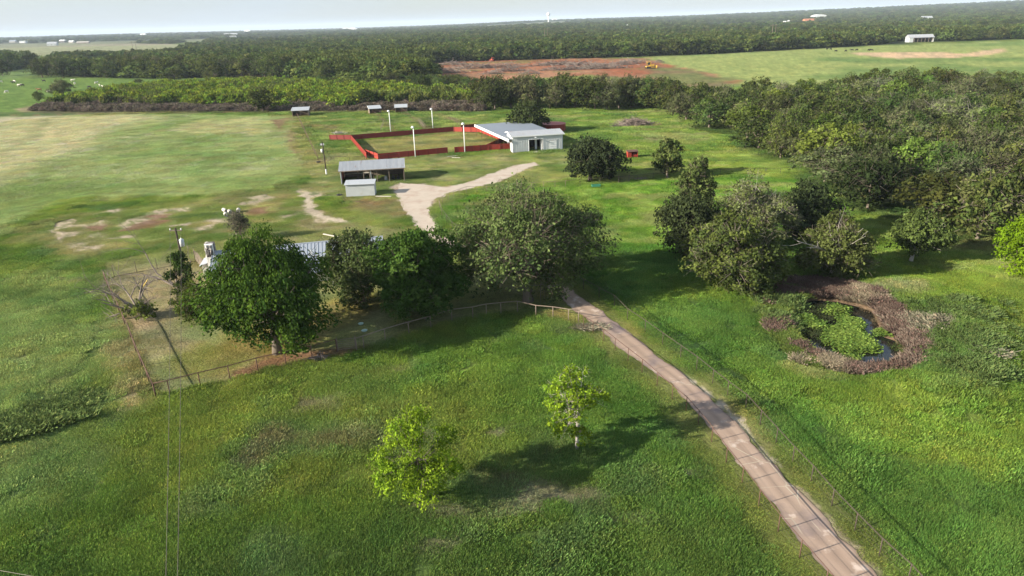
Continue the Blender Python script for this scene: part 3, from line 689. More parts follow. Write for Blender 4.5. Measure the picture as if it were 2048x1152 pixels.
def blocked(X, Y):
    b = line_d(roadC, X, Y) < 1.9
    b |= poly_sd(gravW, X, Y) < .2
    b |= poly_sd(waterW, X, Y) < 0.3
    return b
def build_grass():
    rg = np.random.RandomState(11)
    protos = []
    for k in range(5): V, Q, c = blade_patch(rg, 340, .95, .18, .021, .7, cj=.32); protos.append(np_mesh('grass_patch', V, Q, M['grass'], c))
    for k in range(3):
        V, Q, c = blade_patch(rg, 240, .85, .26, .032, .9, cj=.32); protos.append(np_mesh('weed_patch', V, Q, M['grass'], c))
    coll = proto_collection('grass_protos', protos)
    def pts(n, r0, r1, amax=44):
        a = np.radians((rg.rand(n)*2-1)*amax); r_ = np.sqrt(r0*r0+(r1*r1-r0*r0)*rg.rand(n)); return r_*np.sin(a), r_*np.cos(a)
    X1, Y1 = pts(46000, 24, 165); s1 = np.ones(X1.size)
    X2, Y2 = pts(20000, 160, 330, 42); s2 = np.full(X2.size, 2.1)
    X = np.concatenate([X1, X2]); Y = np.concatenate([Y1, Y2]); s_ = np.concatenate([s1, s2])
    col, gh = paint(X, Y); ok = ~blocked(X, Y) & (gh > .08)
    ok &= ~((poly_sd(PX(WOODS), X, Y) < -8))
    # keep less grass where it is mown
    ok &= rg.rand(X.size) < np.clip(gh*1.3+.25, 0, 1)
    X, Y, s_, col, gh = X[ok], Y[ok], s_[ok], col[ok], gh[ok]
    n = X.size; Z = ground_z(X, Y)
    wk = fbm(X, Y, 5, 3, 91) > .61
    idx = np.where(wk & (gh > .7), 5+rg.randint(0, 3, n), rg.randint(0, 5, n))
    hs = gh*(.65+.7*fbm(X, Y, 4, 3, 55))*(.8+.4*rg.rand(n))
    scl = np.stack([s_*(.85+.3*rg.rand(n)), s_*(.85+.3*rg.rand(n)), hs*np.where(s_ > 1.5, 1.25, 1.0)], 1)
    tint = col*(1.45+.7*(rg.rand(n)[:, None]-.5))*np.array([.97, 1.10, .92])*(1+.28*(rg.rand(n, 3)-.5)*np.array([1, .4, .8]))
    scatter('grass', np.stack([X, Y, Z], 1), idx, rg.rand(n)*6.283, scl, tint, coll, 'green meadow grass and weeds covering the fields')
build_grass()

# ------------------------------------------------------------------ trees
def unit(v): return v/np.maximum(np.linalg.norm(v, axis=-1, keepdims=True), 1e-9)
def leaves_at(rg, C, Nrm, size, droop=0.0, jit=.9):
    """irregular quads centred at C facing about Nrm"""
    n = len(C); nn = unit(Nrm+jit*rg.normal(size=(n, 3)))
    a = unit(np.cross(nn, rg.normal(size=(n, 3)))); b = np.cross(nn, a)
    sz = size*(.55+.9*rg.rand(n))[:, None]
    V = np.zeros((n, 4, 3))
    for k, (u, v) in enumerate(((-1, -.15), (.1, -.62), (1, .2), (-.15, .65))):
        ju = u+.35*(rg.rand(n)-.5); jv = v+.35*(rg.rand(n)-.5)
        V[:, k] = C+a*(ju[:, None]*sz*.62)+b*(jv[:, None]*sz*.62)
    if droop: V[:, 2, 2] -= droop*sz[:, 0]
    return V.reshape(-1, 3), np.arange(4*n).reshape(n, 4)

def crown(rg, Wd, H, base, nl, nc, leaf_n, leaf, pal, shape=(1, 1), lobe=(.17, .27), gap=.0, sharp=.24, droop=0.0, seedshift=0, twig=0.0, twigcol=(.17, .14, .115), flat=.75, low=.15, dome=.22):
    """lobes -> clumps -> leaves. returns (V, Q, col, lobe centres)"""
    hc = H*(1-base); zc = H*base+hc*.48; cents = []; rads = []
    tries = 0
    while len(cents) < nl and tries < nl*30:
        tries += 1
        d = unit(rg.normal(size=3)); d[2] = d[2]*.95+low
        d = unit(d); k = (.35+.65*rg.rand()**.6)
        lr = Wd*(lobe[0]+(lobe[1]-lobe[0])*rg.rand())
        ax, ay, az_ = Wd*.5-lr*.75, Wd*.5-lr*.75, hc*.5-lr*.55*flat
        c = np.array([d[0]*ax*k*shape[0], d[1]*ay*k*shape[1], zc+d[2]*az_*k])
        if d[2] < -.1: c[2] = zc-abs(d[2])*az_*k
        if any(np.linalg.norm((c-q)) < .62*min(lr, r_) for q, r_ in zip(cents, rads)): continue
        cents.append(c); rads.append(lr)
    V = []; Q = []; Cc = []; off = 0
    pal = np.array(pal); per = max(3, int(leaf_n/(len(cents)*nc)))
    for c, lr in zip(cents, rads):
        lv = .8+.4*rg.rand()
        for _ in range(nc):
            if rg.rand() < gap: continue
            d = unit(rg.normal(size=3)); d[2] = d[2]*.85+.22; d = unit(d)
            k = .5+.52*rg.rand()**.55
            cc = c+d*lr*k*np.array([1, 1, flat])
            n = int(per*(.5+rg.rand())); sg = lr*sharp*(.6+.7*rg.rand())
            p = cc+rg.normal(size=(n, 3))*sg*np.array([.8, .8, .6])
            if droop: p[:, 2] -= droop*rg.rand(n)*lr
            nr = unit(d*.9+(p-cc)/sg*.35+np.array([0, 0, .55]))
            v, q = leaves_at(rg, p, nr, leaf, droop*.5)
            base_c = pal[rg.randint(len(pal))]*lv*(.72+.56*rg.rand())
            cl = base_c[None]*(.8+.4*rg.rand(n))[:, None]
            V.append(v); Q.append(q+off); Cc.append(np.repeat(cl, 4, axis=0)); off += len(v)
        if twig:
            n = int(twig*nc*per*.5)
            d = unit(rg.normal(size=(n, 3))+np.array([0, 0, .35])); s0 = c+d*lr*(.2+.55*rg.rand(n))[:, None]*np.array([1, 1, flat]); e0 = c+d*lr*(.9+.35*rg.rand(n))[:, None]*np.array([1, 1, flat])+rg.normal(size=(n, 3))*lr*.12
            sd_ = unit(np.cross(d, rg.normal(size=(n, 3))))*(leaf*.075)
            v = np.stack([s0-sd_, s0+sd_, e0+sd_*.4, e0-sd_*.4], 1).reshape(-1, 3)
            cl = np.array(twigcol)[None]*(.65+.7*rg.rand(n))[:, None]
            V.append(v); Q.append(np.arange(4*n).reshape(n, 4)+off); Cc.append(np.repeat(cl, 4, axis=0)); off += len(v)
    V = np.concatenate(V)
    lo = np.percentile(V, .7, axis=0); hi = np.percentile(V, 99.3, axis=0)
    sc_ = np.array([Wd*shape[0]/(hi[0]-lo[0]), Wd*shape[1]/(hi[1]-lo[1]), H*(1-base)/(hi[2]-lo[2])])
    of = np.array([-(hi[0]+lo[0])/2*sc_[0], -(hi[1]+lo[1])/2*sc_[1], H*base-lo[2]*sc_[2]])
    V = V*sc_+of; cents = [c*sc_+of for c in cents]; rads = [r_*sc_[0] for r_ in rads]
    if dome:
        f = lambda z: 1-dome*np.clip((z-H*base)/(H*(1-base))*1.05-.05, 0, 1)**(2 if dome < .5 else 1.35)
        V[:, :2] *= f(V[:, 2])[:, None]; cents = [c*np.array([f(c[2]), f(c[2]), 1]) for c in cents]
    V[:, 2] = np.maximum(V[:, 2], .05)
    return V, np.concatenate(Q), np.concatenate(Cc), cents, rads

def limbs(rg, H, base, cents, rads, r0, fork=None, sides=6, lean=(0, 0), sub=3, every=1):
    mb = MB(); fz = H*(fork if fork else base*.9+.02)
    top = Vector((lean[0], lean[1], fz))
    mb.tube([(0, 0, -.25), (lean[0]*.3, lean[1]*.3, fz*.35), (lean[0]*.7, lean[1]*.7, fz*.75), tuple(top)], [r0*1.35, r0, r0*.9, r0*.85], sides+2)
    up2 = Vector((lean[0]*1.3, lean[1]*1.3, fz+(H-fz)*.55)); mb.tube([tuple(top), tuple((top+up2)/2+Vector((.2, -.1, 0))), tuple(up2)], [r0*.85, r0*.5, r0*.12], sides)
    for c, lr in list(zip(cents, rads))[::every]:
        c = Vector(c.tolist()); st = top.lerp(up2, rg.rand()*.5)
        m1 = st.lerp(c, .4)+Vector(((rg.rand()-.5), (rg.rand()-.5), rg.rand()*.6-.1))*(c-st).length*.16; r1 = r0*(.28+.22*rg.rand())
        mb.tube([tuple(st), tuple(m1), tuple(c)], [r1, r1*.6, r1*.22], sides, False)
        for _ in range(sub):
            d = Vector(unit(rg.normal(size=3)+np.array([0, 0, .3])).tolist()); e = c+d*lr*.85; q = m1.lerp(c, .4+.6*rg.rand())
            mb.tube([tuple(q), tuple((q+e)/2+d*.1), tuple(e)], [r1*.28, r1*.18, r1*.07], 4, False)
    return mb

def branchy(mb, rg, p, d, ln, r_, depth, spread=.7, sides=5, curl=.25, grav=0.0):
    pts = [p.copy()]; q = p.copy(); dd = d.copy(); rad = [r_]
    k = 4
    for i in range(k):
        dd = (dd+Vector((rg.normal()*curl, rg.normal()*curl, rg.normal()*curl*.7-grav))).normalized(); q = q+dd*(ln/k); pts.append(q.copy()); rad.append(r_*(1-.6*(i+1)/k))
    mb.tube([tuple(a) for a in pts], rad, sides if depth > 1 else 4, False)
    if depth > 0:
        for i in range(2+int(rg.rand()*2.2)):
            j = 1+int(rg.rand()*k); b = pts[min(j, k)]
            nd = (dd+Vector((rg.normal(), rg.normal(), rg.normal()*.6+.15))*spread).normalized()
            branchy(mb, rg, b, nd, ln*(.5+.3*rg.rand()), rad[min(j, k)]*.75, depth-1, spread, sides, curl, grav)

OAK = [(.056, .076, .028), (.068, .086, .030), (.046, .066, .026), (.080, .098, .034)]
OLIVE = [(.098, .116, .044), (.086, .106, .040), (.112, .126, .054)]
GREYG = [(.122, .138, .070), (.106, .124, .056), (.136, .144, .080)]
PECAN = [(.050, .084, .022), (.063, .100, .024), (.040, .070, .020)]
BRIGHT = [(.165, .235, .044), (.190, .255, .048), (.130, .200, .040)]
LIVE = [(.066, .096, .032), (.082, .112, .036), (.056, .082, .030)]
MESQ = [(.145, .205, .044), (.170, .225, .050), (.115, .160, .040)]

def hero(name, label, basepx, top, wpx, base, nl, nc, ln, leaf, pal, r0, seed, dx=0.0, parts=None, bark='bark', cat='tree', **kw):
    rg = np.random.RandomState(seed); x, y = P(*basepx); z = gz(x, y)
    H = height_for(x, y, top, z); W_ = wpx*depth_of(x, y, H*.5)/F
    fork = kw.pop('fork', None); every = kw.pop('every', 1); sub = kw.pop('sub', 3); lean = kw.pop('lean', (0, 0)); off = kw.pop('off', (0, 0)); rz = kw.pop('rz', 0)
    V, Q, c, ce, ra = crown(rg, W_, H, base, nl, nc, ln, leaf, pal, **kw)
    if off != (0, 0):
        V = V+np.array([off[0], off[1], 0]); ce = [q+np.array([off[0], off[1], 0]) for q in ce]
    t = thing(name, label, cat, (x, y, z))
    obj('crown', np_mesh('crown', V, Q, M['hleaf'], c), t)
    limbs(rg, H, base, ce, ra, r0, fork, lean=lean, every=every, sub=sub).build('trunk', M[bark], t, smooth=True)
    return t, H, W_

# the yard trees
hero('pecan_tree', 'big broad dark green tree inside the yard fence corner, hiding the farmhouse', (556,706), 474, 322, .14, 46, 30, 62000, .22, PECAN, .48, 1, dome=.62, off=(-.55, .8), gap=.16, fork=.2, lobe=(.10, .19), sharp=.22)
hero('oak_tree', 'dense dark rounded tree right in front of the grey farmhouse roof', (726,606), 470, 146, .04, 26, 26, 26000, .20, [(.058, .080, .032), (.070, .092, .038), (.084, .104, .046)], .30, 2, gap=.10, twig=.10, lobe=(.14, .24), sharp=.22, off=(-.2, .3))
hero('oak_tree', 'dark green tree between the farmhouse and the big spreading live oak', (850,636), 460, 190, .07, 34, 28, 40000, .21, [(.054, .094, .026), (.044, .078, .024), (.068, .106, .032)], .32, 3, gap=.14, lobe=(.11, .2), sharp=.20, off=(-.5, .3))
hero('live_oak_tree', 'widest grey green live oak spreading over the driveway beside the curved fence', (1056,602), 392, 318, .10, 50, 26, 52000, .21, [(.076, .104, .040), (.092, .120, .046), (.062, .088, .036), (.104, .130, .056)], .55, 4, gap=.24, twig=.16, fork=.2, lobe=(.08, .16), off=(.2, 1.4), sharp=.26, sub=4)
hero('sapling_tree', 'bright yellow green young tree with drooping leaves, nearest the bottom edge', (841,1000), 822, 178, .12, 38, 16, 19000, .115, BRIGHT, .13, 5, dome=.35, gap=.30, droop=.15, lobe=(.09, .15), sharp=.26, fork=.3, sub=3)
hero('sapling_tree', 'thin bright green young tree with pale bare twigs left of the driveway', (1154,897), 738, 130, .20, 34, 15, 12500, .115, BRIGHT, .12, 6, gap=.30, lobe=(.08, .15), sharp=.26, fork=.34, bark='paleb', sub=3, twig=.12, twigcol=(.36, .31, .26))
hero('small_bare_tree', 'small sparse grey tree on the mown strip beside the concrete pipes', (483,480), 420, 48, .20, 14, 14, 2600, .16, [(.11, .105, .075), (.09, .095, .06)], .14, 7, gap=.2, twig=.9, twigcol=(.15, .125, .11), sharp=.3)
hero('live_oak_tree', 'dark rounded oak beside the white barn by the curved drive', (1180,362), 277, 118, .12, 26, 24, 15000, .32, [(.040, .050, .024), (.032, .042, .022)], .42, 8, off=(1.2, 0), gap=.05, lobe=(.13, .24), sharp=.2)
hero('oak_tree', 'dark oak growing over the blue grey roof behind the white barn', (1056,268), 206, 84, .04, 22, 22, 9000, .40, [(.040, .052, .024), (.050, .062, .026)], .35, 9, gap=.08, off=(0, 1), sharp=.2)
hero('oak_tree', 'narrow oak with a pale trunk beside the red feed shelter', (1334,358), 279, 62, .14, 18, 18, 6500, .32, OLIVE+OAK, .24, 10, gap=.14)
hero('oak_tree', 'tall narrow oak, back one of the leaning pair above the pond meadow', (1388,440), 318, 76, .08, 24, 20, 10000, .28, [(.070, .092, .034), (.088, .108, .042)], .3, 11, gap=.18, twig=.14)
hero('oak_tree', 'low black green oak, front one of the leaning pair above the pond meadow', (1372,512), 392, 138, .08, 28, 22, 14000, .26, [(.036, .046, .022), (.046, .056, .026)], .3, 12, gap=.14, off=(.3, 0))
hero('oak_tree', 'grey twiggy oak with pale forked limbs above the pond', (1506,500), 354, 152, .10, 32, 22, 17000, .22, GREYG+OLIVE, .3, 13, gap=.28, twig=.35, twigcol=(.20, .175, .14), bark='paleb', sub=6, lobe=(.10, .2))
hero('oak_tree', 'dark dense oak behind the white limbed tree near the pond', (1612,472), 366, 126, .06, 26, 22, 13000, .27, [(.038, .050, .024), (.046, .060, .026)], .3, 14, gap=.08)
hero('oak_tree', 'broad olive oak reaching left at the near edge of the pond grove', (1484,582), 438, 192, .05, 42, 26, 38000, .22, [(.076, .094, .032), (.090, .108, .036), (.056, .074, .028)], .36, 15, gap=.20, twig=.14, twigcol=(.18, .16, .13), lobe=(.09, .18), off=(-.7, .6), sharp=.22)
tr, Ht, Wt = hero('oak_tree', 'oak with white dead limbs and pale trunk at the pond head', (1662,553), 432, 150, .06, 32, 24, 24000, .22, [(.084, .100, .036), (.070, .084, .032), (.098, .114, .044)], .28, 16, gap=.26, twig=.2, bark='paleb', lobe=(.10, .2))
mb = MB(); rg_ = np.random.RandomState(5)
for d_, k_ in (((-.86, -.62, .20), .74), ((-.1, -.85, .45), .42)):
    branchy(mb, rg_, Vector((0, -.2, Ht*.38)), Vector(d_).normalized(), Wt*k_, .15, 2, .45, 6, .10)
mb.build('dead_limb', M['paleb'], tr, smooth=True)
hero('oak_tree', 'small leaning oak with bright pale trunk at the edge of the right wood', (1821,523), 425, 108, .22, 22, 20, 12000, .25, [(.080, .104, .036), (.064, .086, .032)], .24, 17, gap=.16, lean=(.4, .3), bark='paleb', off=(1.0, .4))
hero('sapling_tree', 'bright yellow green leafy tree cut by the right edge of the photo', (2052,552), 412, 130, .02, 28, 22, 20000, .21, [(.115, .180, .030), (.135, .200, .032)], .2, 18, gap=.14, twig=.04)
hero('cedar_tree', 'small dark cedar beside the leaning dead trunk in the yard', (372,600), 505, 54, .04, 18, 16, 6500, .18, [(.040, .062, .022), (.056, .078, .026)], .14, 19, gap=.15)
hero('yard_shrub', 'loose olive green shrub under the dark cedar in the yard', (388,640), 566, 76, .02, 18, 14, 5500, .17, [(.085, .105, .030), (.07, .09, .028)], .07, 20, gap=.3, twig=.2, cat='shrub')

def dead_tree(label, basepx, dirs, ln, r_, seed, name='dead_tree', depth=3, leafy=0):
    x, y = P(*basepx); t = thing(name, label, 'dead tree', (x, y, gz(x, y))); rg = np.random.RandomState(seed); mb = MB()
    mb.tube([(0, 0, -.2), (0, 0, .7)], [r_*1.4, r_], 7)
    for d_, k in dirs: branchy(mb, rg, Vector((0, 0, .6)), Vector(d_).normalized(), ln*k, r_*.8, depth, .55, 6, .17)
    mb.build('trunk', M['deadw'], t, smooth=True)
    if leafy:
        V, Q, c, ce, ra = crown(rg, leafy, leafy*.55, .0, 7, 12, 1500, .2, [(.09, .12, .03), (.11, .13, .04)], gap=.3, twig=.5, twigcol=(.25, .22, .19))
        obj('shoots', np_mesh('shoots', V, Q, M['hleaf'], c), t)
    return t
dead_tree('grey fallen looking dead tree with arching limbs near the left yard fence', (282,634), [((-1, -.1, .75), 1.1), ((-.8, .3, .9), 1.0), ((-.2, .2, 1), 1.05), ((-.9, -.5, .35), .9), ((.5, -.3, .7), .6), ((-.6, -.2, .7), .9)], 4.3, .16, 3, leafy=3.6, depth=4)
dead_tree('leaning dead trunk with broken forks beside the dark cedar', (357,584), [((-.75, .1, .75), 1.35), ((-.85, .2, .5), 1.0), ((.7, .2, .8), .9), ((.1, 0, 1), .5)], 4.4, .17, 8, depth=2)

# shared prototypes for the woods
def proto_tree(seed, W_, H, pal, ln=2600, leaf=.55, base=.10, gap=.14, twig=.1, nl=16, twigcol=(.17, .145, .12), r0=.26, bark='bark', lobe=(.13, .24), sub=2):
    rg = np.random.RandomState(seed); V, Q, c, ce, ra = crown(rg, W_, H, base, nl, 14, ln, leaf, pal, gap=gap, twig=twig, twigcol=twigcol, lobe=lobe)
    cm = np_mesh('crown', V, Q, M['leaf'], c); tm = limbs(rg, H, base, ce, ra, r0, None, 5, sub=sub, every=2).mesh('trunk', M[bark], True)
    return cm, tm, W_, H
PROT = {
 'dark': [proto_tree(101, 10, 8.5, OAK, 5200, .34, nl=22), proto_tree(102, 11, 8, [(.042, .055, .024), (.050, .064, .026)], 5200, .34, nl=24), proto_tree(103, 9, 9, OAK, 5000, .33, nl=20)],
 'olive': [proto_tree(104, 10, 9, OLIVE+LIVE, 5000, .33, twig=.18, nl=22), proto_tree(105, 11, 8.5, LIVE, 5000, .33, twig=.15, gap=.2, nl=24), proto_tree(109, 10, 8, [(.070, .085, .040), (.082, .094, .046)], 5000, .33, twig=.25, gap=.15, nl=22)],
 'grey': [proto_tree(106, 10, 9, GREYG+OLIVE, 4200, .30, twig=.45, twigcol=(.19, .17, .145), gap=.2, bark='paleb', sub=4, nl=20), proto_tree(107, 9, 8.5, GREYG, 3400, .30, twig=.7, twigcol=(.165, .15, .13), gap=.2, bark='paleb', sub=4, nl=18)],
 'bright': [proto_tree(108, 9, 8.5, [(.085, .120, .034), (.075, .108, .032)], 5000, .33, twig=.08, nl=20)],
}
KN = {'dark': 'dark_oak_tree', 'olive': 'olive_green_tree', 'grey': 'grey_twiggy_tree', 'bright': 'light_green_tree'}
KD = {'dark': 'dark green oak', 'olive': 'olive green tree', 'grey': 'grey twiggy tree', 'bright': 'light green tree'}
def place(kind, x, y, W_, H, label, group, rg, trunk=True):
    cm, tm, w0, h0 = PROT[kind][rg.randint(len(PROT[kind]))]; z = gz(x, y)
    t = thing(KN[kind], label, 'tree', (x, y, z), rg.rand()*6.28, group); s_ = W_/w0; t.scale = (s_, s_*(.9+.2*rg.rand()), H/h0)
    obj('crown', cm, t)
    if trunk: obj('trunk', tm, t)
    return t

NT = [0]
def woods():
    rg = np.random.RandomState(21); poly = PX(WOODS); xs = [p[0] for p in poly]; ys = [p[1] for p in poly]; pts = []
    hand = [((1405,262), 34, 9), ((1462,270), 30, 8), ((1540,325), 26, 7.5), ((1515,300), 30, 8), ((1652,415), 30, 7), ((1690,420), 28, 7.5)]
    tries = 0
    while len(pts) < 235 and tries < 30000:
        tries += 1
        x = min(xs)+rg.rand()*(max(xs)-min(xs)); y = min(ys)+rg.rand()*(max(ys)-min(ys))
        if poly_sd(poly, np.array([x]), np.array([y]))[0] > -1.5: continue
        px_, py_ = proj(x, y, 3)
        if px_ > 2110: continue
        # a clearing with a pale shed between the back trees
        mind = 6.8+rg.rand()*2.6
        if any((x-a)**2+(y-b)**2 < mind*mind for a, b in pts): continue
        pts.append((x, y))
    for x, y in pts:
        px_, py_ = proj(x, y, 0); r_ = math.hypot(x, y)
        g = rg.rand(); nz_ = float(fbm(np.array([x]), np.array([y]), 25, 2, 3)[0])
        kind = 'dark' if g < .30 else 'olive' if g < .70 else 'grey' if g < .84 else 'bright'
        zone = ('at the back of the right wood' if py_ < 225 else 'in the middle of the right wood' if py_ < 330 else 'in the near part of the right wood')
        gl = KD[kind]+' '+zone+(', left side' if px_ < 1620 else ', centre' if px_ < 1840 else ', right side')
        H = 6.6+3.2*rg.rand(); W_ = 9.0+4.6*rg.rand()
        place(kind, x, y, W_, H, gl, gl.replace('tree ', 'trees ').replace('oak ', 'oaks ', 1), rg, trunk=True); NT[0] += 1
woods()

def row(pxs, lo, hi, wlo, whi, hlo, hhi, zone, seed, kinds=('dark', 'dark', 'olive')):
    rg = np.random.RandomState(seed)
    for px_ in pxs:
        py_ = lo+(hi-lo)*rg.rand(); x, y = P(px_, py_); k = kinds[rg.randint(len(kinds))]
        lab = KD[k]+' '+zone
        if len(pxs) > 12:
            u_ = (px_-pxs[0])/(pxs[-1]-pxs[0]); lab += ', left third' if u_ < .34 else ', middle third' if u_ < .67 else ', right third'
        place(k, x, y, wlo+(whi-wlo)*rg.rand(), hlo+(hhi-hlo)*rg.rand(), lab, lab.replace('tree ', 'trees ').replace('oak ', 'oaks ', 1), rg); NT[0] += 1
row([968, 990, 1003, 1022, 1046, 1075, 1100, 1128, 1150, 1172, 1190, 1214, 1238, 1262, 1290, 1312, 1335], 212, 221, 11, 14, 9, 12, 'in the tree row beyond the arena', 31, ('dark', 'olive', 'dark', 'olive'))
row([980, 1035, 1062, 1090, 1116, 1140, 1165, 1200, 1228, 1250, 1278, 1305, 1328, 1344], 200, 209, 10, 14, 8, 11, 'at the back of the tree row beyond the arena', 32, ('dark', 'dark', 'olive', 'grey'))
row([1345, 1372, 1395, 1425, 1440, 1470], 215, 245, 9, 12, 7, 9.5, 'joining the tree row to the right wood', 33, ('dark', 'olive'))
row([645, 672, 690, 705, 722, 745, 760, 782, 800, 815, 832, 846, 862, 880, 900, 920, 940], 173, 183, 8, 11, 4.5, 7.5, 'between the green brush and the cleared red land', 34, ('dark', 'dark', 'olive'))
row([655, 700, 740, 785], 160, 168, 12, 16, 9, 12, 'towering behind the green brush', 35, ('dark', 'dark', 'olive'))
row([85, 98, 112, 126, 140, 155, 170, 186, 200, 214, 228, 244, 260, 276, 292, 308, 322, 338, 372, 388, 402, 418, 452, 468, 484, 500, 515, 530, 546, 560, 576, 590, 604, 618], 150, 157, 14, 20, 11, 15, 'along the front of the wood behind the cow pasture', 36, ('dark', 'dark', 'olive'))
row([850, 870], 145, 152, 9, 12, 6, 8, 'at the left end of the cleared red land', 37)
for kind, bp, tp, wp, lab in (('dark', (350,163), 137, 44, 'lone round dark tree on the cow pasture, left of two'), ('dark', (433,163), 131, 38, 'lone round dark tree on the cow pasture, right of two'),
                              ('olive', (122,194), 159, 52, 'spreading tree standing among the cows on the left pasture'), ('dark', (80,203), 182, 20, 'small bush at the corner of the brush strip'),
                              ('dark', (527,224), 176, 58, 'round dark bush at the front of the brush strip near the first shelter'), ('dark', (738,214), 178, 54, 'round dark bush behind the middle white roofed shelter'),
                              ('dark', (278,166), 158, 20, 'low dark bush at the upper edge of the brush strip, left one'), ('dark', (20,143), 104, 44, 'dark tree at the left edge beside the small pasture'),
                              ('dark', (68,140), 106, 34, 'dark tree closing the small pasture at the left'), ('dark', (6,152), 118, 34, 'dark tree cut by the left edge above the cows'),
                              ('bright', (1402,345), 315, 26, 'small loose tree with drooping top beside the leaning pair')):
    x, y = P(*bp); rg = np.random.RandomState(bp[0]); H = height_for(x, y, tp, gz(x, y)); W_ = wp*depth_of(x, y)/F
    place(kind, x, y, W_, H, lab, None, rg)

# far wood, one mass
def low_proto(seed, pal, ln=900, leaf=.78):
    rg = np.random.RandomState(seed); V, Q, c, ce, ra = crown(rg, 10, 8.2, .1, 9, 8, ln, leaf, pal, gap=.05, lobe=(.2, .32)); return np_mesh('wood_clump', V, Q, M['leaf'], c)
def far_wood():
    rg = np.random.RandomState(41)
    coll = proto_collection('wood_protos', [low_proto(1, OAK), low_proto(2, LIVE), low_proto(3, OLIVE), low_proto(4, OAK), low_proto(5, [(.075, .100, .034), (.085, .108, .038)])])
    n = 90000; az = np.radians((rg.rand(n)*2-1)*41); u = rg.rand(n); r0, r1 = 380., 12000.; k = -.9
    r_ = (r0**(-k*-1*1) if False else (r0**(-.55)+(r1**(-.55)-r0**(-.55))*u)**(1/-.55))
    X, Y = r_*np.sin(az), r_*np.cos(az)
    keep = np.zeros(n, bool)
    for pl in (F_MAIN, F_LEFT, F_UP): keep |= poly_sd(PX(pl), X, Y) < -4
    keep |= r_ > 3500
    azd = np.degrees(az); keep |= (np.abs(azd) > 37.5) & (r_ > 600)
    gap_ = fbm(X, Y, 900, 3, 77) > .60
    keep &= ~((fbm(X, Y, 130, 3, 19) > .63) & (r_ < 1700) & (r_ > 700))
    keep &= ~(gap_ & (r_ > 1600) & (X < 900))
    leftfar = (azd < -17) & (r_ > 1500); keep &= ~(leftfar & (rg.rand(n) < .6) & (fbm(X, Y, 500, 3, 13) > .45))
    sq = PX([(1000,82),(1140,84),(1140,88),(1000,86)]); keep &= ~(poly_sd(sq, X, Y) < 0)
    for bpx, rad in BLD_CLEAR:
        c_ = P(*bpx); keep &= ~(((X-c_[0])**2+(Y-c_[1])**2 < rad*rad) | ((np.abs(X-c_[0]*.975) < rad) & (np.abs(Y-c_[1]*.975) < rad*1.2)))
    X, Y, r_ = X[keep], Y[keep], r_[keep]; n = X.size
    s_ = (.75+.95*rg.rand(n)**1.5)*(1.2+np.clip((r_-900)/2600, 0, 1.6)); hs = (.58+.75*rg.rand(n)**1.8)*(1.12+.10*np.clip((r_-1500)/4000, 0, 1))
    pn = fbm(X, Y, 260, 3, 9); idx = np.where(pn > .60, 4, rg.randint(0, 4, n)); idx = np.where((rg.rand(n) < .25), rg.randint(0, 4, n), idx)
    scatter('distant_woodland', np.stack([X, Y, ground_z(X, Y)-.2], 1), idx, rg.rand(n)*6.283, np.stack([s_, s_, hs], 1), None, coll, 'dark green woodland stretching to the horizon')
    print('far trees', n)
BLD_CLEAR = [((1637,42), 60), ((1620,50), 60), ((1852,41), 45), ((1266,54), 40), ((705,58), 110), ((345,69), 90), ((455,78), 60), ((48,85), 70), ((106,90), 70), ((125,83), 60), ((143,85), 60), ((1578,44), 40), ((1838,84), 30), ((500,66), 60), ((30,85), 60), ((1690,66), 20), ((1093,84), 14), ((1547,80), 14)]
far_wood()

# brush strip
def bush_proto(seed, pal, W_=3.2, H=2.4, ln=260, leaf=.42, twig=.25, tc_=(.17, .135, .115)):
    rg = np.random.RandomState(seed); V, Q, c, ce, ra = crown(rg, W_, H, .02, 7, 8, ln, leaf, pal, gap=.1, twig=twig, twigcol=tc_, lobe=(.2, .34)); return np_mesh('bush', V, Q, M['leaf'], c)
def brush():
    rg = np.random.RandomState(51)
    coll = proto_collection('brush_protos', [bush_proto(1, MESQ, 3.6, 3.0), bush_proto(2, MESQ, 3.6, 3.2), bush_proto(3, [(.09, .115, .035), (.08, .10, .035)]), bush_proto(4, [(.10, .09, .065)], 3, 1.8, 60, .35, 4.0, (.155, .12, .105)), bush_proto(5, [(.11, .10, .07)], 3.2, 2.0, 40, .35, 5.0, (.19, .155, .135))])
    poly = PX(BRUSH); xs = [p[0] for p in poly]; ys = [p[1] for p in poly]; n = 42000
    X = min(xs)+rg.rand(n)*(max(xs)-min(xs)); Y = min(ys)+rg.rand(n)*(max(ys)-min(ys)); ok = poly_sd(poly, X, Y) < 0
    X, Y = X[ok], Y[ok]; ppx, ppy = proj(X, Y, 0)
    k = rg.rand(X.size) < .55; X, Y, ppx, ppy = X[k], Y[k], ppx[k], ppy[k]; n = X.size
    up = fbm(X, Y, 22, 3, 4); front = (ppy > 213+(fbm(X, Y, 9, 3, 6)-.5)*22)
    idx = np.where(front, 3+rg.randint(0, 2, n), rg.randint(0, 3, n)); idx = np.where(~front & (up > .58), 2, idx); idx = np.where(~front & (rg.rand(n) < .12), 4, idx)
    s_ = .8+.7*rg.rand(n); hs = (.7+.9*rg.rand(n))*np.where(front, .75, 1.15)*(.4+1.2*up)
    scatter('brush_thicket', np.stack([X, Y, ground_z(X, Y)], 1), idx, rg.rand(n)*6.283, np.stack([s_, s_, hs], 1), None, coll, 'bright green mesquite brush with grey stems along the field edge'); print('brush', n)
brush()

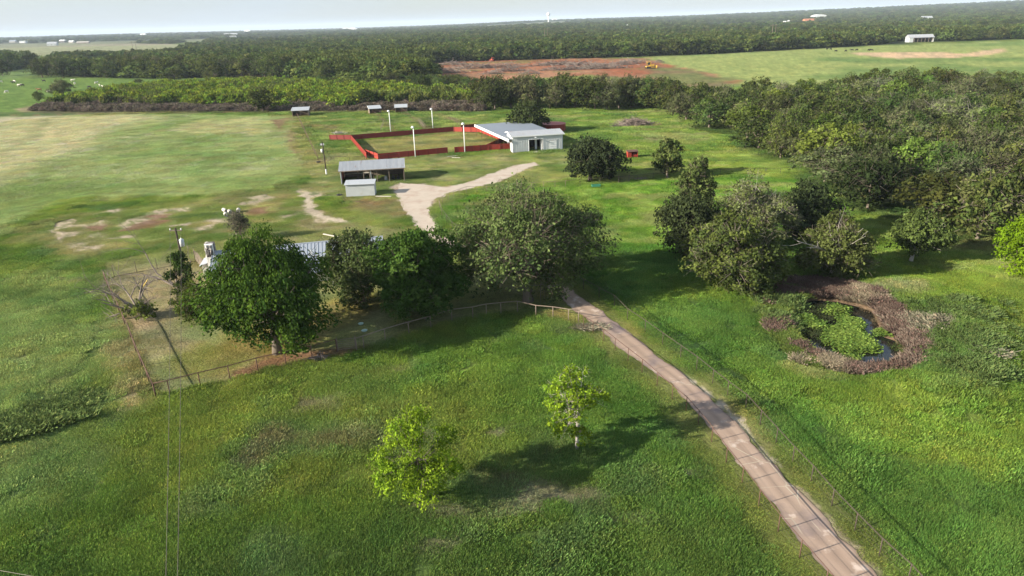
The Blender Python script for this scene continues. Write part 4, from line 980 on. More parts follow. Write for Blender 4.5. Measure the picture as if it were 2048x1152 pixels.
# pond plants
def pond_plants():
    rg = np.random.RandomState(61)
    def reed(seed, n, h, wd, lean, c0, rad=.6):
        r2 = np.random.RandomState(seed); V, Q, c = blade_patch(r2, n, rad, h, wd, lean); return np_mesh('reed_tuft', V, Q, M['reed'], c*np.array(c0))
    coll = proto_collection('reed_protos', [reed(1, 240, .75, .012, .6, (.130, .094, .074)), reed(2, 240, .8, .012, .7, (.175, .135, .105)), reed(3, 200, .7, .015, .7, (.26, .22, .15)), reed(4, 130, .6, .03, .7, (.10, .145, .034))])
    xs = [p[0] for p in ringW]; ys = [p[1] for p in ringW]; n = 15000
    X = min(xs)+rg.rand(n)*(max(xs)-min(xs)); Y = min(ys)+rg.rand(n)*(max(ys)-min(ys))
    dr_, dw = poly_sd(ringW, X, Y)+(fbm(X, Y, 2.5, 3, 2)-.5)*2.8, poly_sd(waterW, X, Y); px0, py0 = proj(X, Y, 0); ok = (dr_ < 0.2) & (dw > np.where(py0 > 690, 1.8, 1.3)); X, Y, dw = X[ok], Y[ok], dw[ok]
    ppx, ppy = proj(X, Y, 0); n = X.size; g = fbm(X, Y, 1.4, 3, 17)
    idx = np.where(g > .55, 1, 0); idx = np.where((ppx > 1690) & (ppy < 605) & (g > .45), 2, idx); idx = np.where((ppx < 1625) & (g > .38) & (dw < 5), 3, idx)
    idx = np.where((ppy > 715) & (ppx < 1700), np.where(g > .5, 3, 2), idx)
    s_ = .8+.5*rg.rand(n); hs_ = (.28+.40*rg.rand(n))*np.where(idx == 3, .9, 1)*sstep(-.2, 1.6, dw)+.12; scatter('pond_reeds', np.stack([X, Y, ground_z(X, Y)], 1), idx, rg.rand(n)*6.28, np.stack([s_, s_, hs_], 1), None, coll, 'reddish brown dry reeds ringing the pond')
    # leafy mat on the water
    LILY = [(1654,623),(1695,629),(1727,632),(1734,653),(1742,673),(1763,691),(1763,709),(1733,718),(1704,712),(1680,709),(1639,691),(1627,679),(1639,668),(1662,659),(1668,638)]
    LILY = [(a_*.90+1700*.10, b_*.84+672*.16) for a_, b_ in LILY]
    lw = PX(LILY, POND_Z); xs = [p[0] for p in lw]; ys = [p[1] for p in lw]; n = 5200
    X = min(xs)+rg.rand(n)*(max(xs)-min(xs)); Y = min(ys)+rg.rand(n)*(max(ys)-min(ys)); ok = poly_sd(lw, X, Y)+(fbm(X, Y, 1.6, 3, 5)-.5)*2.0 < -.75; X, Y = X[ok], Y[ok]
    extra = []
    for (ex, ey, er, en) in ((1626,652,1.0,40), (1672,622,1.0,24), (1690,722,1.0,40), (1764,668,.6,20), (1612,640,.7,16)):
        c_ = P(ex, ey, POND_Z)
        for _ in range(en): extra.append((c_[0]+rg.normal()*er*.6, c_[1]+rg.normal()*er*.5))
    X = np.concatenate([X, [e[0] for e in extra]]); Y = np.concatenate([Y, [e[1] for e in extra]]); n = X.size
    protos = []
    for k in range(3):
        r2 = np.random.RandomState(70+k); c_ = np.stack([r2.normal(size=60)*.26, r2.normal(size=60)*.26, .05+.35*r2.rand(60)], 1)
        v, q = leaves_at(r2, c_, np.tile([0, 0, 1.0], (60, 1)), .16, jit=.5); cl = np.array([(.12, .185, .034), (.145, .20, .042), (.09, .155, .032)])[k]*np.repeat(.75+.5*r2.rand(60), 4)[:, None]
        protos.append(np_mesh('lily_tuft', v, q, M['reed'], cl))
    coll2 = proto_collection('lily_protos', protos)
    s_ = .8+.6*rg.rand(n); scatter('water_plants', np.stack([X, Y, np.full(n, POND_Z)], 1), rg.randint(0, 3, n), rg.rand(n)*6.28, np.stack([s_, s_, s_*.9], 1), None, coll2, 'bright green leafy plants covering the middle of the pond')
    # dark emergent stems at the pond's left
    n = 260; wl = PX([(1598,618),(1650,612),(1660,640),(1625,680),(1600,672)], POND_Z); xs = [p[0] for p in wl]; ys = [p[1] for p in wl]
    X = min(xs)+rg.rand(n)*(max(xs)-min(xs)); Y = min(ys)+rg.rand(n)*(max(ys)-min(ys)); ok = poly_sd(wl, X, Y) < 0; X, Y = X[ok], Y[ok]; n = X.size
    scatter('dark_water_weeds', np.stack([X, Y, np.full(n, POND_Z)], 1), np.zeros(n), rg.rand(n)*6.28, np.tile([.7, .7, .35], (n, 1)), None, proto_collection('weed_protos', [reed(9, 40, .8, .05, .9, (.035, .045, .02))]), 'dark weeds standing in the left side of the pond')
pond_plants()

# tall weed clumps at the left and on the bank
def weeds():
    rg = np.random.RandomState(66); r2 = np.random.RandomState(3)
    V, Q, c = blade_patch(r2, 190, .7, 1.0, .04, .8); a = np_mesh('weed_tuft', V, Q, M['reed'], c*np.array((.115, .165, .050)))
    V, Q, c = blade_patch(r2, 170, .7, .9, .03, .8); b = np_mesh('weed_tuft', V, Q, M['reed'], c*np.array((.23, .215, .15)))
    V, Q, c = blade_patch(r2, 170, .8, .8, .045, .8); d = np_mesh('weed_tuft', V, Q, M['reed'], c*np.array((.100, .150, .046)))
    coll = proto_collection('tallweed_protos', [a, b, d]); pts = []; idx = []; hs = []
    for (cx, cy, rx, ry, n, k, h_) in ((60,845,3.0,.7,70,0,.55), (120,815,2.4,.5,45,0,.45), (15,868,2.0,1.0,45,0,.6), (170,800,1.1,.4,12,0,.4),
                                   (1850,662,2.2,1.6,34,1,.5), (1830,650,1.4,1.0,16,1,.5), (1980,735,.8,.5,6,1,.4), (1570,605,1.5,1.2,40,2,.9), (1570,640,1.3,1.8,40,2,.8), (1588,610,1.4,1.0,36,2,.9),
                                   (1920,700,6,5,80,2,.5), (1960,760,3.5,2.4,22,2,.5), (1890,640,5.0,3,60,2,.45), (1975,775,1.0,.5,16,2,.7), (1175,655,1.0,.4,10,1,.3)):
        c_ = P(cx, cy)
        for _ in range(n): pts.append((c_[0]+rg.normal()*rx*.55, c_[1]+rg.normal()*ry*.55)); idx.append(k); hs.append(h_*(.6+.6*rg.rand()))
    A = np.array(pts); n = len(A); s_ = .8+.5*rg.rand(n)
    scatter('tall_weeds', np.stack([A[:, 0], A[:, 1], ground_z(A[:, 0], A[:, 1])], 1), idx, rg.rand(n)*6.28, np.stack([s_, s_, np.array(hs)], 1), None, coll, 'tall rank weeds in clumps on the meadow and pond bank')
weeds()

# ------------------------------------------------------------------ fences
def unitpost(r_, h, mat): return MB().tube([(0, 0, -.1), (0, 0, h)], r_, 6).mesh('post', mat, True)
def pipe_fence(name, label, pxs, mat, h=1.32, rails=(1.0,), r_=.034, rr=.027, wires=(.25, .5, .75, 1.0), interp=0, group=None, extra=None, world=None):
    w_ = world or PX(pxs)
    if interp:
        o_ = []
        for a, b in zip(w_, w_[1:]):
            k = max(1, int(round(math.hypot(b[0]-a[0], b[1]-a[1])/interp)))
            for i in range(k): o_.append((a[0]+(b[0]-a[0])*i/k, a[1]+(b[1]-a[1])*i/k))
        o_.append(w_[-1]); w_ = o_
    x0, y0 = w_[0]; z0 = gz(x0, y0); t = thing(name, label, 'fence', (x0, y0, z0), 0, group)
    pm = unitpost(r_, h, mat)
    tops = []
    for x, y in w_:
        z = gz(x, y); p = obj('post', pm, t, (x-x0, y-y0, z-z0)); tops.append((x-x0, y-y0, z-z0))
    for k in rails:
        MB().tube([(a, b, c+h*k) for a, b, c in tops], rr, 6).build('top_rail' if k == rails[0] else 'rail', mat, t, smooth=True)
    if wires:
        mb = MB()
        for q in wires: mb.tube([(a, b, c+h*q*.93) for a, b, c in tops], .006, 3)
        mb.build('wire_mesh', M['wire'], t)['kind'] = 'stuff'
    return t
pipe_fence('pipe_fence', 'rusty pipe rail fence along the left side of the driveway', [(1167,655),(1186,667),(1207,682),(1230,701),(1256,722),(1284,744),(1314,771),(1344,799),(1372,822),(1396,850),(1423,884),(1452,925),(1484,966),(1517,1012),(1556,1063),(1599,1115),(1650,1176),(1712,1250)], M['rust'])
pipe_fence('pipe_fence', 'dark pipe fence along the right side of the driveway', [(1148,569),(1167,579),(1198,596),(1229,613),(1255,640),(1290,664),(1325,690),(1361,716),(1393,739),(1425,766),(1455,790),(1491,817),(1520,850),(1552,886),(1585,924),(1622,963),(1663,1012),(1709,1061),(1758,1112),(1815,1165),(1880,1240)], M['darkpipe'])
pipe_fence('pipe_fence', 'weathered pipe fence along the front of the yard', [(1157,643),(1137,641),(1106,636),(1072,633),(1035,624),(1002,627),(973,630),(946,636),(904,641),(862,655),(818,667),(771,681),(728,696),(714,700)], M['palepipe'], r_=.05, rr=.042)
pipe_fence('pipe_fence', 'rusty pipe fence from the yard gate to the yard corner', [(674,703),(624,716),(572,728),(516,741),(460,757),(401,771),(340,787),(312,793)], M['rust'], r_=.05, rr=.042)
pipe_fence('pipe_fence', 'rusty pipe fence down the left side of the yard', [(312,795),(298,764),(284,732),(272,703),(262,675),(250,650),(239,625),(227,600),(216,575),(211,562)], M['rust'], r_=.05, rr=.042)
pipe_fence('post_fence', 'row of bare dark posts behind the dead trees', [(211,561),(229,554),(274,545),(315,538),(352,530),(391,523)], M['darkpipe'], h=1.6, rails=(.04,), rr=.03, wires=(.3, .6, .9))
pipe_fence('pipe_fence', 'curved pipe fence bending round beside the gravel drive', [(884,432),(879,416),(885,407),(897,401),(908,396),(919,392),(933,387),(954,386),(974,385),(994,384),(1017,382),(1040,381),(1063,379),(1087,377),(1110,376),(1131,375),(1160,372)], M['palepipe'])
pipe_fence('pipe_fence', 'thin pipe fence running from the dark oak towards the right wood', [(1160,372),(1200,369),(1240,366),(1275,364),(1306,361),(1370,357),(1440,353),(1500,351),(1560,350),(1625,347)], M['darkpipe'], interp=7)
pipe_fence('pipe_fence', 'pipe fence along the live oak between the curve and the driveway', [(884,432),(905,460),(945,490),(1000,512),(1060,530),(1110,548),(1148,569)], M['darkpipe'], interp=4)
pipe_fence('paddock_fence', 'brown fence from the first shelter down to the barns', [(591,226),(636,322)], M['rust'], interp=5, h=1.4, rails=(1.0, .6))
pipe_fence('paddock_fence', 'brown paddock fence below the middle white roofed shelter', [(742,226),(788,264)], M['rust'], interp=6, h=1.4)
pipe_fence('paddock_fence', 'brown paddock fence below the right white roofed shelter', [(801,224),(852,261)], M['rust'], interp=6, h=1.4)
pipe_fence('paddock_fence', 'brown paddock fence right of the shelters ending at the arena corner', [(868,230),(928,257)], M['rust'], interp=7, h=1.4)
pipe_fence('pipe_pen', 'low pipe rail pen behind the far arena fence, between the light poles', [(762,263),(768,250),(835,246),(848,259)], M['palepipe'], interp=3.5, h=1.5, rails=(1.0, .66, .33), wires=())
pipe_fence('pipe_pen', 'second pipe rail pen behind the far arena fence, nearer the grey roof', [(852,259),(838,245),(900,241),(925,253)], M['palepipe'], interp=3.5, h=1.5, rails=(1.0, .66, .33), wires=())
pipe_fence('pipe_fence', 'pipe fence between the open shed and the red arena', [(637,322),(700,325),(760,322),(800,318)], M['darkpipe'], interp=4)
pipe_fence('pipe_fence', 'dark fence line closing the hay field in front of the brush strip', [(-20,233),(200,229),(400,227),(590,224)], M['darkpipe'], interp=12, h=1.3)
pipe_fence('pipe_fence', 'long fence at the far side of the pale pasture before the wood', [(1300,118),(1500,108),(1700,97),(1810,89)], M['wood'], interp=25, h=1.5, r_=.09, wires=(.5, 1.0))
# gates
def pipe_gate(label, a, b, mat, h=1.2, bars=5, n=4):
    x0, y0 = P(*a); x1, y1 = P(*b); L_ = math.hypot(x1-x0, y1-y0); t = thing('pipe_gate', label, 'gate', (x0, y0, gz(x0, y0)), math.atan2(y1-y0, x1-x0))
    mb = MB(); mb.tube([(0.05, 0, .15), (.05, 0, h), (L_-.05, 0, h), (L_-.05, 0, .15), (.05, 0, .15)], .03, 6); mb.build('gate_frame', mat, t, smooth=True)
    for k in range(1, bars): MB().tube([(.05, 0, .15+(h-.15)*k/bars), (L_-.05, 0, .15+(h-.15)*k/bars)], .022, 5).build('bar', mat, t)
    for k in range(2): MB().tube([((.0, L_)[k], 0, -.1), ((.0, L_)[k], 0, h+.25)], .06, 6).build('post', mat, t)
    return t
pipe_gate('grey barred gate in the front yard fence under the big tree', (676,702), (712,698), M['palepipe'])
pipe_gate('red barred gate in front of the arena corner, behind the open shed', (757,323), (799,319), M['red'], h=1.5, bars=6)
pipe_gate('small barred gate in the fence at the dark oak, beside the trough', (1237,366), (1258,364), M['palepipe'])

# board fence beside the house
def board_fence():
    a = P(392,520); b = P(424,560); L_ = math.hypot(b[0]-a[0], b[1]-a[1]); t = thing('board_fence', 'weathered board fence leaning beside the left end of the farmhouse', 'fence', (a[0], a[1], 0), math.atan2(b[1]-a[1], b[0]-a[0]))
    n = int(L_/.3); bm_ = MB().box((0, 0, .8), (.24, .03, 1.6)).mesh('board', M['wood'])
    rg = np.random.RandomState(4)
    for k in range(n): o = obj('board', bm_, t, (.15+k*.3, 0, 0)); o.rotation_euler = ((rg.rand()-.5)*.1, (rg.rand()-.5)*.06, 0); o.scale = (1, 1, .9+.2*rg.rand())
    for z in (.4, 1.3): MB().box((L_/2, .04, z), (L_, .05, .09)).build('rail', M['wood'], t)
board_fence()

# ------------------------------------------------------------------ red arena
def panel_fence(name, label, segs, h=1.55, wid=2.4, gap=.0, base=.22, mat='red', postside=1):
    x0, y0 = P(*segs[0][0]); t = thing(name, label, 'fence', (x0, y0, gz(x0, y0)))
    cache = {}
    for a, b in segs:
        A, B = P(*a), P(*b); L_ = math.hypot(B[0]-A[0], B[1]-A[1]); n = max(1, int(round(L_/wid))); pw = L_/n; an = math.atan2(B[1]-A[1], B[0]-A[0])
        key = round(pw, 3)
        if key not in cache:
            mb = MB()
            mb.box((pw/2, 0, base+(h-base)/2), (pw-.06, .03, h-base))
            mb.box((pw/2, 0, h-.04), (pw-.02, .07, .07)); mb.box((pw/2, 0, base+.03), (pw-.02, .07, .06))
            cache[key] = (mb.mesh('panel', M[mat]), MB().box((0, -.03, h/2), (.15, .16, h+.04)).mesh('post', M['redd']), MB().box((pw/2, -.03, h*.55), (pw-.1, .05, .06)).mesh('rail', M['rust']))
        pm, po, rm = cache[key]
        for k in range(n):
            u = k/n; p = (A[0]+(B[0]-A[0])*u-x0, A[1]+(B[1]-A[1])*u-y0, 0)
            o = obj('panel', pm, t, p); o.rotation_euler = (0, 0, an)
            q = obj('post', po, t, p); q.rotation_euler = (0, 0, an)
        q = obj('post', po, t, (B[0]-x0, B[1]-y0, 0)); q.rotation_euler = (0, 0, an)
    return t
panel_fence('arena_fence', 'long dark red steel panel fence on the far side of the arena', [((703,281), (908,264))], mat='redd')
panel_fence('arena_fence', 'red panel fence closing the left end of the arena', [((703,281.5), (734,318.5))])
panel_fence('arena_fence', 'orange red angled panels at the near left arena corner', [((732,311.5), (757,320))])
panel_fence('arena_fence', 'red panel fence on the near side of the arena, left of the gap', [((757,320.5), (895,307))])
panel_fence('arena_fence', 'red panel fence on the near side, from the gap to the white barn', [((910,306.5), (978,301.5)), ((978,301.5), (1023,298.5))])
panel_fence('arena_fence', 'inner slanting red panels leading to the white barn', [((974,301), (1008,285))])
panel_fence('arena_fence', 'bright red panels at the far right arena corner and under the grey roof edge', [((908,264.5), (959,265.5)), ((959,265.5), (1009,285))])
panel_fence('arena_fence', 'short dark red panel wing reaching left from the arena corner', [((660,280.5), (702,280.8))], mat='redd')
panel_fence('arena_fence', 'low dark red panels joining the arena to the back of the grey roof', [((922,261), (950,258))], mat='redd')

def light_pole(label, base, top):
    x, y = P(*base); h = height_for(x, y, top); t = thing('light_pole', label, 'light pole', (x, y, gz(x, y)), 0, 'white light poles round the arena')
    MB().tube([(0, 0, -.2), (0, 0, h*.5), (0, 0, h-.3)], [.13, .11, .09], 10).build('pole', M['trimw'], t, smooth=True)
    MB().tube([(0, 0, h-.3), (-.35, -.1, h-.15)], .04, 6).build('arm', M['galv'], t)
    MB().lathe([(0, .42), (.14, .40), (.34, .22), (.40, 0), (.28, -.06), (0, -.10)], (-.15, -.05, h-.42), 12).build('lamp_head', M['trimw'], t, smooth=True)
    return t
light_pole('white light pole in front of the near left arena panels', (831,314.5), 252)
light_pole('white light pole in front of the near right arena panels by the gap', (930,305.8), 245)
light_pole('white light pole behind the far arena fence, left one', (781.5,264), 220)
light_pole('white light pole behind the far arena fence, right one', (866,257.5), 216)

# ------------------------------------------------------------------ buildings
def local(parent_rz, ox, oy):
    c_, s_ = math.cos(parent_rz), math.sin(parent_rz)
    return lambda x, y: ((x-ox)*c_+(y-oy)*s_, -(x-ox)*s_+(y-oy)*c_)

def ribs(mb, p0, p1, q0, q1, n, r_=.03, up=.03):
    """raised seams running from the edge p0-p1 to the edge q0-q1"""
    for k in range(n+1):
        u = k/n; a = [p0[i]+(p1[i]-p0[i])*u for i in range(3)]; b = [q0[i]+(q1[i]-q0[i])*u for i in range(3)]
        a[2] += up; b[2] += up; mb.tube([a, b], r_, 4)
    return mb

def white_barn():
    A = P(1025,305.5); B = P(1125.4,298.7); L_ = math.hypot(B[0]-A[0], B[1]-A[1]); rz = math.atan2(B[1]-A[1], B[0]-A[0]); D = 6.2; hf, hr = 3.85, 4.5
    t = thing('white_barn', 'white ribbed metal barn with an open doorway and a closed white door', 'barn', (A[0], A[1], 0), rz)
    # walls: front with openings
    o1, o2, oh = L_*.325, L_*.60, hf*.76; d1, d2, dh = L_*.735, L_*.875, hf*.60
    fr = MB(); th = .14
    def wall(x0, x1, z0, z1, y=0): fr.box(((x0+x1)/2, y, (z0+z1)/2), (x1-x0, th, z1-z0))
    wall(0, o1, 0, hf); wall(o1, o2, oh, hf); wall(o2, L_, 0, hf); fr.build('front_wall', M['white'], t)
    rb = MB(); k = 0; x = .25
    while x < L_:
        z0 = oh+.05 if o1-.05 < x < o2+.05 else (dh+.1 if d1-.1 < x < d2+.1 else 0)
        rb.box((x, -th/2-.03, (z0+hf)/2), (.09, .08, hf-z0)); x += .42
    rb.build('siding_rib', M['white'], t)
    MB().box((L_-.07, D/2, hf/2), (th, D-.3, hf)).build('right_wall', M['white'], t)
    MB().box((L_/2, D-.07, hr*.46), (L_-.1, th, hr*.92)).build('back_wall', M['white'], t)
    lw = MB(); lw.box((.07, D*.22, hf/2), (th-.01, D*.44-.16, hf)); lw.box((.07, D*.72, 3.4), (th-.01, D*.5, hf-3.0)); lw.build('left_wall', M['white'], t)
    MB().slab([(-.35, -.35, hf+.12), (L_+.35, -.35, hf+.12), (L_+.35, D*.62, hr+.12), (-.35, D*.62, hr+.12)], .10).build('front_roof', M['roofs'], t)
    MB().slab([(-.35, D*.62+.01, hr+.12), (L_+.35, D*.62+.01, hr+.12), (L_+.35, D+.3, hf+.3), (-.35, D+.3, hf+.3)], .10).build('back_roof', M['roofs'], t)
    ribs(MB(), (-.3, -.34, hf+.13), (L_+.3, -.34, hf+.13), (-.3, D*.62, hr+.13), (L_+.3, D*.62, hr+.13), 26, .03).build('roof_seam', M['roofs'], t)
    tr_ = MB(); tr_.box((L_/2, -.40, hf+.02), (L_+.8, .06, .24)); tr_.tube([(-.38, -.3, hf+.05), (-.38, D*.62, hr+.06), (-.38, D+.3, hf+.2)], .12, 4); tr_.build('trim', M['trimw'], t)
    MB().box(((o1+o2)/2, 1.5+1.2, .02), (o2-o1+2, 5.0, .04)).build('floor', M['conc'], t)
    MB().box(((o1+o2)/2, 4.6, 1.8), (4.6, .1, 3.6)).build('doorway_shade_sheet', M['dark'], t)  # near-black sheet: shade inside the doorway put in as colour
    dr_ = MB(); dr_.box((o2-1.25, 2.0, 1.35), (.5, .08, 2.7)); dr_.box((o2-.25, .8, 1.4), (.1, 1.3, 2.8)); dr_.build('inner_door', M['trimw'], t)
    fm = MB(); fm.box((o1-.05, -.12, oh/2), (.12, .12, oh)); fm.box((o2+.05, -.12, oh/2), (.12, .12, oh)); fm.box(((o1+o2)/2, -.12, oh+.06), (o2-o1+.3, .14, .14)); fm.build('door_frame', M['trimw'], t)
    dd = MB(); dd.box(((d1+d2)/2, -.16, dh/2+.05), (d2-d1, .06, dh)); door = dd.build('door', M['trimw'], t)
    pn = MB()
    for i in range(4): pn.box(((d1+d2)/2, -.20, .35+i*dh/4.2), (d2-d1-.2, .03, .07))
    pn.build('door_panel', M['galv'], door)
    MB().box(((d1+d2)/2, -.14, dh+.17), (d2-d1+.4, .14, .12)).build('door_hood', M['galv'], t)
    lamp = MB().tube([(L_*.45, -.1, hf*.86), (L_*.45, -.6, hf*.93)], .05, 6); lamp.box((L_*.45, -.7, hf*.9), (.35, .3, .16)); lamp.build('wall_lamp', M['trimw'], t)
    MB().box(((o1+o2)/2, -1.15, .03), (o2-o1+.7, 2.1, .08)).build('entry_slab', M['conc'], t)
white_barn()

def covered_pen():
    A = P(950,250,3.2); B = P(1018,280,3.2); C = P(1112,268,3.2); D_ = P(1052,245,3.2)
    x0, y0 = A; t = thing('covered_pen', 'low open shed with a wide blue grey roof and white edge beside the arena', 'shed', (x0, y0, 0))
    q = lambda p, z: (p[0]-x0, p[1]-y0, z)
    MB().slab([q(A, 3.25), q(B, 3.25), q(C, 3.6), q(D_, 3.6)], .12).build('roof', M['roofb'], t)
    ribs(MB(), q(A, 3.25), q(B, 3.25), q(D_, 3.6), q(C, 3.6), 30, .03).build('roof_seam', M['roofb'], t)
    an = math.atan2(B[1]-A[1], B[0]-A[0]); L_ = math.hypot(B[0]-A[0], B[1]-A[1])
    MB().box(((A[0]+B[0])/2-x0-.1, (A[1]+B[1])/2-y0-.03, 3.05), (L_+.3, .10, .62), an).build('fascia', M['trimw'], t)
    for k in range(7):
        u = (k+.02)/6.05; MB().tube([q((A[0]+(B[0]-A[0])*u+.35, A[1]+(B[1]-A[1])*u), 0), q((A[0]+(B[0]-A[0])*u+.35, A[1]+(B[1]-A[1])*u), 3.12)], .05, 6).build('post', M['rust'], t)
    for k in range(5):
        u = (k+.05)/4.1; MB().tube([q((D_[0]+(C[0]-D_[0])*u-.3, D_[1]+(C[1]-D_[1])*u), 0), q((D_[0]+(C[0]-D_[0])*u-.3, D_[1]+(C[1]-D_[1])*u), 3.45)], .05, 6).build('post', M['rust'], t)
covered_pen()

def round_pen():
    x, y = P(1106,261); t = thing('round_red_tank', 'round red roofed pen behind the white barn', 'tank', (x, y, gz(x, y)))
    n = 16; r_ = 3.6; h = 2.0
    pm = MB().box((0, 0, h/2), (2*r_*math.sin(math.pi/n)-.04, .05, h)).mesh('panel', M['red'])
    for k in range(n):
        a = 2*math.pi*k/n; o = obj('panel', pm, t, (r_*math.cos(a), r_*math.sin(a), 0)); o.rotation_euler = (0, 0, a+math.pi/2)
    MB().lathe([(r_+.15, h), (r_+.15, h+.08), (0, h+.45)], sides=24).build('lid', M['redroof'], t)
round_pen()

def open_shed():
    A = P(683,368.6); B = P(809.5,361); L_ = math.hypot(B[0]-A[0], B[1]-A[1]); rz = math.atan2(B[1]-A[1], B[0]-A[0]); D = 7.0; hf, hb, hr = 2.75, 2.8, 3.9
    t = thing('open_shed', 'long open fronted shed with a rust streaked grey metal roof', 'shed', (A[0], A[1], 0), rz)
    n = 18; rg = np.random.RandomState(9)
    for k in range(n):
        x0, x1 = -.3+(L_+.6)*k/n, -.3+(L_+.6)*(k+1)/n-.02; dz = rg.rand()*.03
        MB().slab([(x0, -.5, hf+dz), (x1, -.5, hf+dz), (x1, D*.58, hr+dz), (x0, D*.58, hr+dz)], .05).build('roof_sheet', M['roofs'], t)
        MB().slab([(x0, D*.58+.02, hr+dz), (x1, D*.58+.02, hr+dz), (x1, D+.4, hb+dz), (x0, D+.4, hb+dz)], .05).build('roof_sheet', M['roofs'], t)
    ribs(MB(), (-.25, -.5, hf+.03), (L_+.25, -.5, hf+.03), (-.25, D*.58, hr+.03), (L_+.25, D*.58, hr+.03), 54, .02, .02).build('roof_seam', M['roofs'], t)
    MB().box((L_/2, -.52, hf-.07), (L_+.6, .05, .16)).build('fascia', M['wood'], t)
    lw = MB(); lw.box((0, D*.26, hf/2), (.08, D*.52, hf)); lw.build('left_wall', M['greyw'], t)
    MB().box((0.02, D*.76, hb/2), (.08, D*.46, hb)).build('left_wall_panel', M['red'], t)
    MB().box((L_/2, D, hb/2), (L_, .08, hb)).build('back_wall', M['wood'], t); MB().box((L_-.05, D*.6, hf/2), (.08, D*.78, hf)).build('right_wall', M['wood'], t)
    for u in (.0, .36, .455, .475, .57, .76, .995): MB().box((max(.1, L_*u), -.2, hf/2), (.15, .15, hf)).build('post', M['galv'] if u in (.0, .475) else M['wood'], t)
    for u in (.25, .5, .75): MB().box((L_*u, D*.55, hf*.6), (.14, .14, hf*1.25)).build('post', M['wood'], t)
    MB().box((L_*.25, D*.78, 1.0), (L_*.42, .6, .12)).build('shelf', M['conc'], t)
    # stored things
    x, y = A; c_, s_ = math.cos(rz), math.sin(rz); W = lambda a, b: (x+a*c_-b*s_, y+a*s_+b*c_)
    for (u, v, sx_, sy_, sz_, m_, nm, lb) in ((L_*.30, 2.4, 1.7, 1.0, .9, 'rust', 'hay_rake', 'low rusty implement in the left bay of the open shed'), (L_*.70, 1.6, .6, .6, .7, 'galv', 'oil_drum', 'pale drum in the right bay of the open shed'),
                                  (L_*.86, 2.2, 1.3, .9, 1.2, 'rust', 'machine_frame', 'rusty machine frame at the right end of the open shed')):
        wx, wy = W(u, v); o = thing(nm, lb, 'farm equipment', (wx, wy, 0), rz)
        if nm == 'oil_drum': MB().lathe([(0, 0), (.3, 0), (.3, .3), (.31, .31), (.3, .33), (.3, .88), (0, .88)], sides=14).build('drum', M[m_], o, smooth=False)
        else:
            b_ = MB(); b_.box((0, 0, sz_*.6), (sx_, .1, .1)); b_.box((0, sy_/2, sz_*.8), (sx_, .08, .1)); b_.box((-sx_/2, 0, sz_*.45), (.1, sy_, .1)); b_.box((sx_/2, 0, sz_*.5), (.1, sy_, .5)); b_.build('frame', M[m_], o)
            for s2 in (-1, 1): MB().tube([(s2*sx_*.4, -.5, .35), (s2*sx_*.4, -.62, .35)], .35, 12).build('wheel', M['rubber'], o)
    return
open_shed()

def small_shed():
    A = P(693,394); B = P(750.3,391.4); L_ = math.hypot(B[0]-A[0], B[1]-A[1]); rz = math.atan2(B[1]-A[1], B[0]-A[0]); D = 2.5; h = 2.25
    t = thing('storage_shed', 'small closed pale grey box shed in front of the open shed', 'shed', (A[0], A[1], 0), rz)
    b_ = MB().box((L_/2, D/2, h/2+.05), (L_, D, h)); b_.build('wall', M['greyw'], t)
    r_ = MB()
    for k in range(9): r_.box((L_/2, -.015, .2+k*.24), (L_-.05, .03, .03))
    r_.build('siding_board', M['greyw'], t)
    MB().slab([(-.2, -.25, h+.10), (L_+.15, -.25, h+.10), (L_+.15, D+.2, h+.42), (-.2, D+.2, h+.42)], .07).build('roof', M['galv'], t)
    MB().box((-.03, D*.5, 1.05), (.05, .9, 1.9)).build('door', M['trimw'], t)
    for s2 in (.2, .8): MB().box((L_*s2, D/2, .03), (.25, D+.1, .14)).build('skid', M['wood'], t)
small_shed()

def shelter(label, a, b, w, d, h, rz, group='white roofed paddock shelters'):
    x, y = P(a, b); t = thing('paddock_shelter', label, 'shelter', (x, y, gz(x, y)), rz, group)
    MB().slab([(-w/2-.25, -d/2-.3, h), (w/2+.25, -d/2-.3, h), (w/2+.25, d/2+.2, h+.75), (-w/2-.25, d/2+.2, h+.75)], .12).build('roof', M['roofs'] if 'first' in label else M['galv'], t)
    MB().box((0, d/2, h*.55), (w, .06, h*1.15)).build('back_wall', M['wood'], t); MB().box((-w/2, 0, h*.5), (.06, d, h)).build('side_wall', M['wood'], t); MB().box((w/2, 0, h*.5), (.06, d, h)).build('side_wall', M['wood'], t)
    MB().box((-w/2-.26, 0, h+.35), (.08, d+.5, .2), rx=math.atan2(.75, d+.5)).build('fascia', M['trimw'], t)
    for s2 in (-.48, 0, .48): MB().box((w*s2, -d/2, h/2), (.12, .12, h)).build('post', M['wood'], t)
    MB().box((0, -d/2-.1, .6), (w, .05, .12)).build('rail', M['rust'], t)
shelter('first white roofed shelter, at the top corner of the hay field', 603, 231, 5.8, 4.2, 2.2, .14)
shelter('middle white roofed shelter in front of the round dark bush', 750, 227, 4.2, 3.6, 1.9, .3)
shelter('right white roofed shelter nearest the arena light pole', 803, 225, 4.2, 3.4, 1.9, .12)

def feed_shelter():
    x, y = P(1264,315); t = thing('feed_shelter', 'small open red metal shelter alone on the grass', 'shelter', (x, y, gz(x, y)), .1)
    for s2 in (-1, 1): MB().box((s2*1.15, 0, .75), (.06, 1.3, 1.5)).build('side_wall', M['red'], t)
    MB().box((0, .65, .75), (2.3, .06, 1.5)).build('back_wall', M['red'], t); MB().slab([(-1.3, -.8, 1.5), (1.3, -.8, 1.5), (1.3, .8, 1.7), (-1.3, .8, 1.7)], .06).build('roof', M['rust'], t)
    MB().box((0, -.1, .5), (2.0, .8, .5)).build('manger', M['red'], t); MB().box((-.72, -.62, .75), (.8, .05, 1.5)).build('front_panel', M['red'], t)
feed_shelter()

